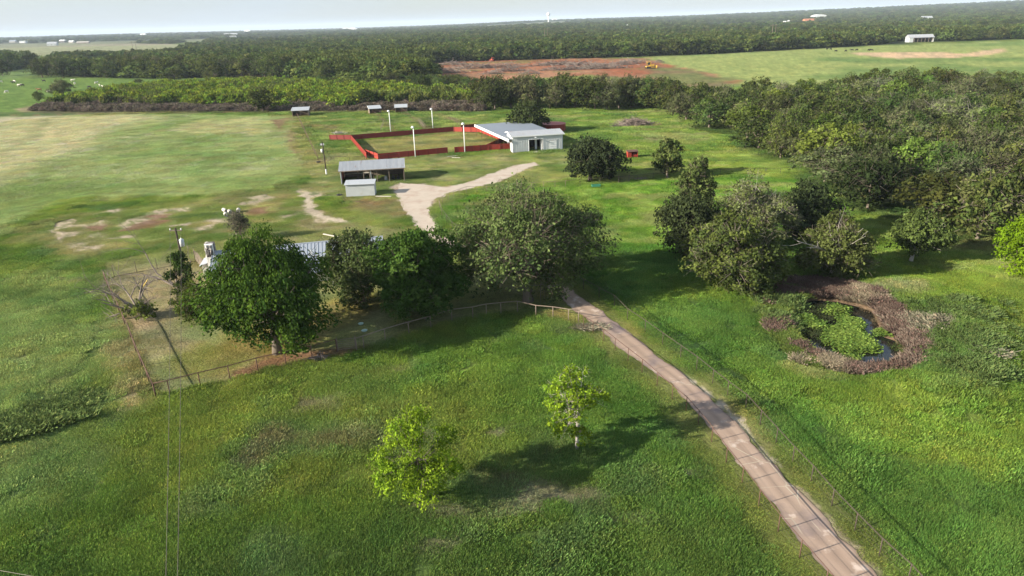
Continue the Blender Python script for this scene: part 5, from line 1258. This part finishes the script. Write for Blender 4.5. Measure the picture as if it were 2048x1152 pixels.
def farmhouse():
    rz = math.radians(12); cx, cy = -27.2, 84.3; L_, D = 20.5, 8.4; hw, hr = 2.55, 4.1
    t = thing('farmhouse', 'white farmhouse with a grey ribbed metal roof, mostly hidden behind yard trees', 'house', (cx, cy, 0), rz)
    MB().box((0, 0, hw/2), (L_, D-1.4, hw)).build('wall', M['paintw'], t)
    for s2 in (-1, 1):
        g = MB(); x = s2*(L_/2-.06); g.v = [(x-.06, -D/2+.7, hw), (x-.06, D/2-.7, hw), (x-.06, 0, hr-.1), (x+.06, -D/2+.7, hw), (x+.06, D/2-.7, hw), (x+.06, 0, hr-.1)]
        g.f = [(0, 2, 1), (3, 4, 5), (0, 3, 5, 2), (1, 2, 5, 4), (0, 1, 4, 3)]; g.build('gable', M['paintw'], t)
    ev = hw-.1
    for s2 in (-1, 1):
        y0, y1 = s2*(D/2+.35), s2*.02
        rf = MB(); pts = [(-L_/2-.35, y0, ev), (L_/2+.35, y0, ev), (L_/2+.35, y1, hr), (-L_/2-.35, y1, hr)]
        rf.slab(pts if s2 < 0 else pts[::-1], .08); r_ = rf.build('roof', M['roofh'], t)
        ribs(MB(), (-L_/2-.3, y0, ev), (L_/2+.3, y0, ev), (-L_/2-.3, y1, hr), (L_/2+.3, y1, hr), 46, .035, .02).build('roof_seam', M['roofh'], r_)
    MB().tube([(-L_/2-.35, 0, hr+.03), (L_/2+.35, 0, hr+.03)], .09, 6).build('ridge_cap', M['roofh'], t)
    MB().box((1.6, -D/2-.9, hw-.35), (5.0, 2.4, .1), rx=.10).build('porch_roof', M['roofh'], t)
    for q in (-.7, 1.6, 3.9): MB().box((q, -D/2-1.9, 1.1), (.12, .12, 2.2)).build('porch_post', M['trimw'], t)
    MB().box((1.5, -D/2+1.9, 3.35), (.18, .18, .9)).build('vent_pipe', M['trimw'], t)
    for q in (-7, -3.5, 4.5, 7.5):
        f = MB().box((q, -D/2+.68, 1.45), (1.1, .08, 1.2)).build('window', M['trimw'], t); MB().box((q, -D/2+.62, 1.45), (.9, .05, 1.0)).build('pane', M['glass'], f)
    MB().box((1.2, -D/2+.68, 1.05), (.95, .08, 2.1)).build('door', M['wood'], t)
    # chimney of white render and dark rubble
    ch = MB().box((-L_/2-.55, -.35, 2.6), (.95, .35, 5.2)).build('chimney', M['trimw'], t)
    rg = np.random.RandomState(2); sm = [MB().box((0, 0, 0), (.42, .30, .30), rz=.1).mesh('stone', M['stonea']), MB().box((0, 0, 0), (.36, .28, .26), rz=-.1).mesh('stone', M['stoneb']), MB().box((0, 0, 0), (.30, .3, .32)).mesh('stone', M['stone'])]
    MB().box((-L_/2-.5, .35, 2.6), (.9, 1.0, 5.15)).build('chimney_core', M['stone'], t)
    for k in range(17):
        for j in range(3):
            o = obj('stone', sm[rg.randint(3)], ch, (-L_/2-.98+.04*rg.rand(), .0+j*.36+.05*rg.rand(), .2+k*.3+.04*rg.rand())); o.rotation_euler = (rg.rand()*.3, rg.rand()*.3, rg.rand()*6.28)
        for j in range(2):
            o = obj('stone', sm[rg.randint(3)], ch, (-L_/2-.75+j*.4, -.58+.04*rg.rand() if k > 11 else .87, .2+k*.3)); o.rotation_euler = (rg.rand()*.3, rg.rand()*.3, rg.rand()*6.28)
    # lean-to at the left gable
    MB().box((-L_/2-1.35, 2.35, 1.1), (1.6, 2.6, 2.2)).build('lean_to_wall', M['paintw'], t)
    MB().box((-L_/2-.95, 0.93, 1.0), (.75, .06, 1.9)).build('lean_to_door', M['dark'], t)
    MB().slab([(-L_/2-2.4, .7, 2.15), (-L_/2-.35, .7, 2.75), (-L_/2-.35, 4.0, 2.75), (-L_/2-2.4, 4.0, 2.15)], .08).build('lean_to_roof', M['galv'], t)
    m_ = MB().box((-L_/2-1.8, .98, 1.15), (.16, .12, .3)).build('meter_box', M['dark'], t)
farmhouse()

# ------------------------------------------------------------------ poles and wires
def wire_between(name, label, a, b, sag, r_=.012, cat='power line', par=None):
    pts = [tuple(a[i]+(b[i]-a[i])*u-(sag*4*u*(1-u) if i == 2 else 0) for i in range(3)) for u in np.linspace(0, 1, 14)]
    o = MB().tube(pts, r_, 4).build(name, M['wire'], par); return tag(o, label, cat)
pa = (-40.3, 79.6)
def pole_a():
    t = thing('utility_pole', 'dark wooden utility pole with a grey transformer beside the farmhouse', 'utility pole', (pa[0], pa[1], 0))
    MB().tube([(0, 0, -.2), (0, 0, 8.0)], [.17, .11], 8).build('pole', M['polew'], t, smooth=True)
    MB().box((0, 0, 7.7), (1.5, .1, .12)).build('crossarm', M['wood'], t)
    for s2 in (-.65, .65): MB().lathe([(.05, 0), (.09, .05), (.05, .12), (.08, .17), (0, .24)], (s2, 0, 7.76), 8).build('insulator', M['trimw'], t)
    tk = MB().lathe([(0, 0), (.27, .02), (.27, .85), (.2, .92), (0, .95)], (.45, -.05, 5.7), 14).build('transformer', M['tin'], t, smooth=True)
    MB().lathe([(.04, 0), (.07, .06), (.04, .12), (0, .3)], (.45, -.05, 6.62), 8).build('bushing', M['galv'], tk)
    b_ = MB().box((.2, 0, 6.1), (.3, .06, .08)); b_.box((.2, 0, 6.5), (.3, .06, .08)); b_.build('bracket', M['galv'], t)
    return t
pole_a()
g0 = P(279,583)
ga = Vector((g0[0], g0[1], 0)); gb = Vector((pa[0], pa[1], 6.9))
gt = thing('guy_wire', 'thin guy wire with a yellow guard leaning to the utility pole', 'guy wire', tuple(ga))
MB().tube([(0, 0, 0), tuple(gb-ga)], .012, 4).build('wire', M['wire'], gt)
dv = (gb-ga).normalized(); MB().tube([tuple(dv*.1), tuple(dv*2.1)], .06, 6).build('guard', M['yellow'], gt)
# wires from the pole towards the lower edge of the picture
for k, (dx, nm) in enumerate(((-.65, 'left'), (.65, 'right'))):
    wire_between('power_line', 'thin overhead wire crossing the near field, the %s of two' % nm, (pa[0]+dx, pa[1], 7.95), (-13.5+dx*.35, 20.0, 9.0), .5, .014)
t_ = thing('utility_pole', 'thin dark utility pole left of the open shed', 'utility pole', (*P(653,349), 0))
hp = height_for(*P(653,349), 284); MB().tube([(0, 0, -.2), (0, 0, hp)], [.15, .10], 8).build('pole', M['polew'], t_, smooth=True)
MB().tube([(0, 0, .1), (0, 0, 1.2)], [.17, .16], 8).build('base_wrap', M['trimw'], t_)
MB().lathe([(0, 0), (.24, .05), (.24, .7), (0, .8)], (-.35, 0, hp*.68), 10).build('transformer', M['trimw'], t_, smooth=True)
MB().box((-.1, 0, hp-.5), (.8, .1, .4)).build('lamp_head', M['galv'], t_)
px1 = P(653,349)
wire_between('power_line', 'thin overhead wire from the transformer pole to the shed pole', (pa[0], pa[1], 7.9), (px1[0], px1[1], hp-.1), .7, .012)
wire_between('power_line', 'pale cable at the bottom left corner', (*P(-80,1127,2.0), 2.0), (*P(120,1162,2.0), 2.0), 0, .014)

def h_pole(label, base, top, rz=0.3):
    x, y = P(*base); z = gz(x, y); h = height_for(x, y, top, z); t = thing('transmission_pole', label, 'utility pole', (x, y, z), rz, None)
    for s2 in (-2.2, 2.2): MB().tube([(s2, 0, 0), (s2, 0, h)], [.35, .25], 6).build('pole', M['wood'], t)
    MB().box((0, 0, h-1.6), (9, .35, .4)).build('crossarm', M['wood'], t)
    return (x, y, z+h-1.7)
hp_ = [h_pole('leaning twin transmission pole above the left fields', (272,110), 82), h_pole('twin transmission pole over the wood, right of the white domed buildings', (651,92), 73), h_pole('twin transmission pole below the water tower', (1092,84), 56), h_pole('twin transmission pole behind the pale pasture', (1546,80), 48)]
hp_ = [(-560., 640., 14.)]+hp_+[(980., 1000., 14.)]
for k in range(len(hp_)-1):
    for s2 in (-4, 4): tag(MB().tube([tuple(np.array(hp_[k])*(1-u)+np.array(hp_[k+1])*u+np.array([s2*.3, s2, -9*4*u*(1-u)*.6])) for u in np.linspace(0, 1, 12)], .045, 3).build('transmission_wire', M['wire']), 'long thin transmission wire hung between the far twin poles', 'power line', 'transmission wires between far poles')

# ------------------------------------------------------------------ small farm things
def culvert(label, bp, ang, ln=1.1, r_=.32, tilt=0):
    x, y = P(*bp); t = thing('concrete_pipe', label, 'pipe', (x, y, gz(x, y)+r_), ang)
    mb = MB(); n = 14
    prof = [(r_, -ln/2), (r_, ln/2), (r_*.78, ln/2), (r_*.78, -ln/2), (r_, -ln/2)]
    i0 = len(mb.v)
    for rr_, xx in prof:
        for j in range(n): a = 2*math.pi*j/n; mb.v.append((xx, rr_*math.cos(a), rr_*math.sin(a)))
    for k in range(len(prof)-1):
        for j in range(n): a = i0+k*n; mb.f.append((a+j, a+(j+1) % n, a+n+(j+1) % n, a+n+j))
    mb.build('pipe_shell', M['conc'], t, smooth=False)
culvert('white concrete pipe section lying left of the small grey tree, nearer one', (452,432), -1.1); culvert('white concrete pipe section lying left of the small grey tree, farther one', (460,427), -1.1, 1.3)
culvert('white concrete pipe section half hidden by the small grey tree', (477,424), -1.3, 1.3); culvert('white concrete pipe section beyond the first pipe pair', (450,424), -.9, 1.4)

def trough():
    x, y = P(1192,374); t = thing('water_trough', 'small green trough in the meadow below the dark oak', 'trough', (x, y, gz(x, y)), .1)
    b_ = MB(); b_.box((0, -.3, .25), (1.6, .05, .5)); b_.box((0, .3, .25), (1.6, .05, .5)); b_.box((-.8, 0, .25), (.05, .6, .5)); b_.box((.8, 0, .25), (.05, .6, .5)); b_.box((0, 0, .05), (1.6, .6, .06)); b_.build('tub', M['green'], t)
    MB().box((0, 0, .38), (1.5, .52, .02)).build('water', M['water'], t)
trough()
def brush_pile(label, bp, w, h, seed, mat='twig', n=120, d=None, group=None):
    x, y = P(*bp); rg = np.random.RandomState(seed); mb = MB(); d = d or w*.5
    for _ in range(n):
        a = rg.normal(size=2)*np.array([w*.25, d*.25]); k = math.exp(-(a[0]/(w*.4))**2); p = Vector((a[0], a[1], rg.rand()*h*k)); dd = Vector((rg.normal(), rg.normal(), rg.normal()*.35)).normalized(); ln = .5+rg.rand()*w*.16
        mb.tube([tuple(p-dd*ln), tuple(p+dd*ln)], [.02+.03*rg.rand()+w*.003, .01+w*.002], 4, False)
    o = mb.build('brush_pile', M[mat]); o.location = (x, y, gz(x, y)); return tag(o, label, 'brush pile', group)
brush_pile('grey brush pile alone on the grass right of the tree row', (1268,250), 11, 1.9, 1, n=420, d=6)
brush_pile('small heap of pale branches behind the short red wing', (677,268), 4.4, .8, 2, 'paleb', 60)
brush_pile('low heap of twigs at the fence beside the gate under the big tree', (637,716), 1.8, .2, 3, 'deadw', 26)
brush_pile('pile of old branches by the fence beside the dark oak', (1280,361), 3.5, .5, 5, 'deadw', 40)
for k, (a, b, w_, h_, d_) in enumerate(((905,130,26,2.6,8), (850,138,26,3,12), (945,137,40,3.2,10), (900,146,30,2.6,8), (1010,135,30,3.2,10), (1018,143,26,3,9), (1060,148,14,2.4,6), (1095,131,30,2.4,7), (1130,130,30,2.4,6), (1165,131,30,2.4,6), (1200,133,28,2,6),
                                        (1110,141,22,2.4,6), (1150,139,26,2,6), (1190,138,26,2,6), (1225,137,26,2.4,6), (1262,127,28,3,8), (1240,130,22,2,6), (835,148,16,2.4,8), (985,148,16,2,6), (1318,125,8,2,4))):
    brush_pile('long grey windrow of pushed over brush on the cleared red land', (a, b), w_, h_, 10+k, 'twig' if k % 3 else 'deadw', 130, d_, 'brush windrows on the cleared red land')

def tyre(label, bp, seed):
    x, y = P(*bp); o = thing('old_tyre', label, 'tyre', (x, y, gz(x, y)+.15), seed)
    mb = MB(); n = 14; pts = [(.42*math.cos(2*math.pi*k/n), .42*math.sin(2*math.pi*k/n), 0) for k in range(n+1)]; mb.tube(pts, .14, 7, False); mb.build('tyre_ring', M['rubber'], o, smooth=True)
tyre('old black tyre at the lower end of the brown paddock fence', (637,325), 1); tyre('dark tyre on the ground left of the small grey box shed', (679,391), 2)
def debris():
    x, y = P(722,650); o = thing('white_basin', 'pale basin lying on the shaded yard grass, farther one', 'basin', (x, y, gz(x, y))); MB().lathe([(0, .05), (.2, .05), (.3, .2), (.27, .2), (.18, .1), (0, .1)], sides=14).build('bowl', M['basin'], o)
    x, y = P(729,663); o = thing('white_basin', 'pale basin lying on the shaded yard grass, nearer one', 'basin', (x, y, gz(x, y))); MB().lathe([(0, .05), (.25, .05), (.34, .15), (.3, .15), (.22, .1), (0, .1)], sides=14).build('bowl', M['basin'], o)
    for k, (a, b, L_, an, lb) in enumerate(((905,313,2.6,.5,'pale plank on the ground below the arena gap'), (912,316,2.2,-.4,'second pale plank crossing below the arena gap'), (767,393.5,3.0,-.15,'pale board lying right of the small grey box shed'), (662,472,3.4,-.6,'thin pale pole lying by the farmhouse roof'))):
        x, y = P(a, b); tag(obj('loose_plank', MB().box((0, 0, .06), (L_, .22, .1)).mesh('plank', M['conc']), None, (x, y, gz(x, y)+.03)), lb, 'plank').rotation_euler = (0, 0, an)
debris()

# ------------------------------------------------------------------ cattle
def cow_mesh(mat, graze):
    mb = MB()
    mb.tube([(-1.05, 0, 1.05), (-.95, 0, 1.08), (-.5, 0, 1.02), (0, 0, .95), (.5, 0, 1.0), (.85, 0, 1.08), (1.0, 0, 1.1)], [.12, .30, .37, .40, .37, .28, .16], 9)
    hz = .35 if graze else 1.35
    mb.tube([(.8, 0, 1.12), (1.15, 0, .9 if graze else 1.28), (1.4, 0, hz+.15), (1.5, 0, hz)], [.26, .19, .14, .13], 7); mb.tube([(1.42, 0, hz+.1), (1.62, 0, hz-.08), (1.78, 0, hz-.22)], [.15, .12, .08], 7)
    for s2 in (-1, 1):
        mb.tube([(.72, s2*.2, .9), (.74, s2*.2, .45), (.72, s2*.2, 0)], [.14, .075, .06], 6); mb.tube([(-.78, s2*.2, .95), (-.9, s2*.2, .52), (-.86, s2*.2, 0)], [.19, .085, .06], 6)
        mb.tube([(1.42, s2*.12, hz+.15), (1.38, s2*.3, hz+.14)], [.05, .03], 5)
    mb.tube([(-1.08, 0, 1.2), (-1.18, 0, .8), (-1.16, 0, .45)], [.04, .025, .04], 5)
    return mb.mesh('cow', mat, True)
CM = {(k, g): cow_mesh(M[k], g) for k in ('cwhite', 'cblack', 'cbrown') for g in (0, 1)}
def herd(lst, label, group, k, seed):
    rg = np.random.RandomState(seed)
    for i, (a, b) in enumerate(lst):
        x, y = P(a, b); o = obj('cow', CM[(k, i % 2)], None, (x, y, gz(x, y))); o.rotation_euler = (0, 0, rg.rand()*6.28 if k != 'cblack' else (rg.rand()-.5)*1.2+(3.14 if rg.rand() < .5 else 0)); o.scale = (1.1, 1.1, 1.1); tag(o, label, 'cow', group)
herd([(30,165), (14,186), (39,173), (150,169), (141,191), (99,186), (193,168), (200,173), (207,177), (225,182), (231,182), (2,166), (310,170), (320,171), (146,163)], 'cream white cow grazing on the left pasture', 'white cattle on the left pasture', 'cwhite', 1)
herd([(27,167), (45,173), (88,164), (179,177), (181,182)], 'black cow on the left pasture among the white cattle', 'black cattle on the left pasture', 'cblack', 2)
herd([(79,182)], 'tan cow left of the spreading tree on the pasture', None, 'cbrown', 3)
herd([(1654,100), (1661,100), (1671.6,104), (1691.5,103.5), (1703.7,102), (1713.6,101.5), (1737.4,102), (1742.4,102)], 'black cow beside the sandy bank on the right pasture', 'black cattle by the sandy bank', 'cblack', 4)

# ------------------------------------------------------------------ machines on the cleared land
def dozer(label, bp, mat, rz, s_=1.0, cat='bulldozer'):
    x, y = P(*bp); t = thing('bulldozer', label, cat, (x, y, gz(x, y)), rz); t.scale = (s_, s_, s_)
    for s2 in (-1, 1):
        mb = MB(); n = 12; prof = [(-1.7+.45*math.cos(a), .5+.45*math.sin(a)) for a in np.linspace(math.pi/2, 3*math.pi/2, 6)]+[(1.7+.45*math.cos(a), .5+.45*math.sin(a)) for a in np.linspace(-math.pi/2, math.pi/2, 6)]
        i = len(mb.v); m_ = len(prof)
        for yy in (s2*1.15-.28, s2*1.15+.28): mb.v += [(p[0], yy, p[1]) for p in prof]
        mb.f += [tuple(range(m_))[::-1], tuple(range(m_, 2*m_))]+[(k, (k+1) % m_, m_+(k+1) % m_, m_+k) for k in range(m_)]
        mb.build('track', M['rubber'], t)
    b_ = MB().box((.7, 0, 1.35), (2.2, 1.5, 1.1)); b_.box((-.3, 0, .9), (3.4, 1.4, .5)); b_.build('body', mat, t)
    c_ = MB().box((-.8, 0, 2.95), (1.7, 1.7, .14))
    for a in (-1, 1):
        for b in (-1, 1): c_.box((-.8+a*.75, b*.75, 2.3), (.12, .12, 1.3))
    c_.build('cab', mat, t); MB().box((-.8, 0, 2.25), (1.45, 1.45, 1.1)).build('cab_glass', M['glass'], t)
    MB().box((2.75, 0, .75), (.16, 3.4, 1.25), ry=.15).build('blade', mat, t)
    for a in (-1, 1): MB().tube([(0, a*1.5, .6), (2.7, a*1.4, .55)], .12, 6).build('push_arm', mat, t)
    MB().tube([(1.3, 0, 1.9), (1.3, 0, 2.8)], .08, 6).build('exhaust', M['rubber'], t)
dozer('yellow bulldozer at the right end of the cleared red land', (1300,137), M['doz'], .15, 1.35)
dozer('red machine standing at the far edge of the cleared land', (985,122.5), M['dozr'], 2.0, 1.0, 'machine')
dozer('yellow machine at the left end of the cleared red land', (837,139), M['doz'], .4, 1.0, 'machine')

# ------------------------------------------------------------------ far buildings
def gable_building(name, label, bp, wpx, h, dratio, rz, wall, roof, open_front=False, rise=.3, arch=False, cat='building', wins=3):
    x, y = P(*bp); z = gz(x, y); w_ = wpx*depth_of(x, y, z)/F; d = w_*dratio; t = thing(name, label, cat, (x, y, z), rz)
    if open_front:
        b_ = MB(); b_.box((0, d/2, h/2), (w_, .3, h)); b_.box((-w_/2, 0, h/2), (.3, d, h)); b_.box((w_/2, 0, h/2), (.3, d, h)); b_.box((-w_*.42, -d/2, h/2), (w_*.16, .25, h)); b_.build('wall', wall, t)
        MB().box((0, 0, h*.4), (w_*.9, .2, h*.8)).build('open_front_shade_sheet', M['dark'], t)  # near-black sheet, shade of the open front painted as its colour
        for k in range(6): MB().box((-w_*.3+k*w_*.15, -d/2, h/2), (.3, .3, h)).build('post', M['wood'], t)
    else:
        MB().box((0, 0, h/2), (w_, d, h)).build('wall', wall, t)
        for k in range(wins):
            q = -w_*.36+k*w_*.72/max(1, wins-1); f = MB().box((q, -d/2-.05, h*.5), (w_*.10, .15, h*.34)).build('window', M['trimw'], t); MB().box((q, -d/2-.13, h*.5), (w_*.08, .1, h*.27)).build('pane', M['glass'], f)
    hr = h+d*rise
    if arch:
        mb = MB(); n = 9; pr = [(-w_/2*1.02*math.cos(a), h*.6+math.sin(a)*(hr-h*.6)) for a in np.linspace(0, math.pi, n)]
        mb.v = [(a, -d/2-.3, b) for a, b in pr]+[(a, d/2+.3, b) for a, b in pr]; mb.f = [(k, k+1, n+k+1, n+k) for k in range(n-1)]+[tuple(range(n))[::-1], tuple(range(n, 2*n))]; mb.build('roof', roof, t)
    else:
        mb = MB(); o = .5
        mb.v = [(-w_/2-o, -d/2-o, h), (w_/2+o, -d/2-o, h), (w_/2+o, 0, hr), (-w_/2-o, 0, hr), (-w_/2-o, d/2+o, h), (w_/2+o, d/2+o, h)]
        mb.f = [(0, 1, 2, 3), (3, 2, 5, 4), (0, 3, 4), (1, 5, 2), (0, 4, 5, 1)]; mb.build('roof', roof, t)
    return t
gable_building('pole_barn', 'long pale barn with dark open front at the far edge of the right pasture', (1838,84), 47, 4.2, .35, -.05, M['greyw'], M['roofs'], True, .35, cat='barn')
gable_building('arched_hall', 'big white arched roof building among the far trees', (1637,38), 30, 9, .5, .1, M['trimw'], M['trimw'], False, .25, True, wins=2)
gable_building('tiled_house', 'cream house with orange tiled roof below the white arched building', (1616,45), 20, 4.5, .6, .2, M['paintw'], M['tile'], False, .35, cat='house')
gable_building('tiled_house', 'smaller orange roofed wing right of the cream far house', (1630,44), 10, 5, .8, .2, M['paintw'], M['tile'], False, .4, cat='house', wins=2)
gable_building('white_house', 'long white building at the far right above the pale barn', (1852,41), 20, 7, .5, .0, M['trimw'], M['galv'], False, .3, cat='house')
gable_building('white_house', 'small white building left of the orange roofed far house', (1580,46), 9, 5, .7, .0, M['trimw'], M['trimw'], False, .3, cat='house', wins=2)
gable_building('white_house', 'tiny white shed furthest left of the orange roofed far house', (1569,47), 5, 5, .8, .0, M['trimw'], M['trimw'], False, .3, cat='house', wins=2)
gable_building('pole_barn', 'dark open barn with a white roof below the water tower ridge', (1260,56), 12, 7, .5, .0, M['wood'], M['trimw'], False, .25, cat='barn')
gable_building('domed_hall', 'white hall with a shallow domed roof on the left ridge', (706,61), 18, 8, .6, .0, M['trimw'], M['trimw'], False, .35, True, wins=2)
gable_building('white_house', 'low white building left of the domed hall on the ridge', (692,59), 12, 8, .6, .0, M['conc'], M['trimw'], False, .2, wins=3, cat='house')
gable_building('white_house', 'small white building right of the domed hall on the ridge', (720,61), 8, 6, .6, .0, M['trimw'], M['trimw'], True, .2, cat='house')
gable_building('white_house', 'white building above the pale far fields at left', (287,72), 10, 8, .7, .0, M['trimw'], M['trimw'], False, .3, cat='house', wins=2)
gable_building('long_barn', 'long grey white barn in the far left wood', (462,72), 26, 7, .3, .05, M['greyw'], M['galv'], False, .3, cat='barn')
gable_building('white_house', 'small gabled white house below the long barn at far left', (467,79), 12, 5, .8, .1, M['trimw'], M['galv'], False, .4, cat='house', wins=2)
gable_building('white_house', 'white house on the far left skyline', (495,65), 10, 8, .7, .0, M['trimw'], M['trimw'], False, .3, cat='house', wins=2)
gable_building('white_house', 'white boxy house among the far left farm buildings', (47,86), 12, 6, .6, .0, M['trimw'], M['galv'], False, .15, cat='house', wins=2)
gable_building('grey_house', 'grey roofed house left of the white boxy far house', (27,85), 12, 4.5, .6, .0, M['conc'], M['roofb'], False, .35, cat='house', wins=2)
gable_building('green_barn', 'pale green barn with pinkish roof in the left farm cluster', (106,91), 18, 5, .5, .1, M['greyw'], M['roofs'], False, .4, cat='barn')
gable_building('white_house', 'white roofed house in the middle of the left farm cluster', (126,85), 10, 6, .7, .0, M['stone'], M['trimw'], False, .3, cat='house', wins=2)
gable_building('white_house', 'white roofed house at the right of the left farm cluster', (144,86), 9, 5, .7, .0, M['conc'], M['trimw'], False, .3, cat='house', wins=2)
gable_building('long_shed', 'long low dark shed right of the left farm cluster', (167,87), 24, 3.5, .25, .0, M['wood'], M['stonea'], False, .3, cat='shed')
gable_building('hidden_shed', 'white sheet roof glimpsed between the back trees of the right wood', (1752,176), 30, 3, .6, .3, M['paintw'], M['trimw'], False, .25, cat='shed', wins=2)

def water_tower():
    x, y = P(1097,46); z = gz(x, y); s_ = depth_of(x, y, z)/F; h = max(18, height_for(x, y, 25, z)) if True else 40
    t = thing('water_tower', 'white mushroom shaped water tower on the far ridge', 'water tower', (x, y, z))
    wr = s_*3.6
    MB().lathe([(wr*.42, 0), (wr*.30, h*.12), (wr*.28, h*.6), (wr*.42, h*.68)], sides=16).build('stem', M['trimw'], t, smooth=True)
    MB().lathe([(wr*.42, h*.68), (wr*.95, h*.76), (wr, h*.86), (wr*.85, h*.95), (0, h)], sides=20).build('tank', M['trimw'], t, smooth=True)
    MB().tube([(0, 0, h), (0, 0, h*1.04)], .3, 5).build('mast', M['galv'], t)
water_tower()
gable_building('white_house', 'white building at the foot of the water tower', (1109,42), 9, 9, .6, .0, M['trimw'], M['trimw'], False, .3, cat='house', wins=2)

# ------------------------------------------------------------------ haze
hz_m, hn, ho = nmat('summer_haze'); pv = N(hn, 'ShaderNodeVolumePrincipled'); pv.inputs['Color'].default_value = (.74, .86, 1.0, 1); pv.inputs['Density'].default_value = 7.5e-5; pv.inputs['Anisotropy'].default_value = .0
hn.links.new(pv.outputs[0], ho.inputs['Volume'])
MB().box((0, 7600, 75), (32000, 47000, 160)).build('haze', hz_m, kind='stuff')
print('individual trees', NT[0], 'objects', len(SC.objects))
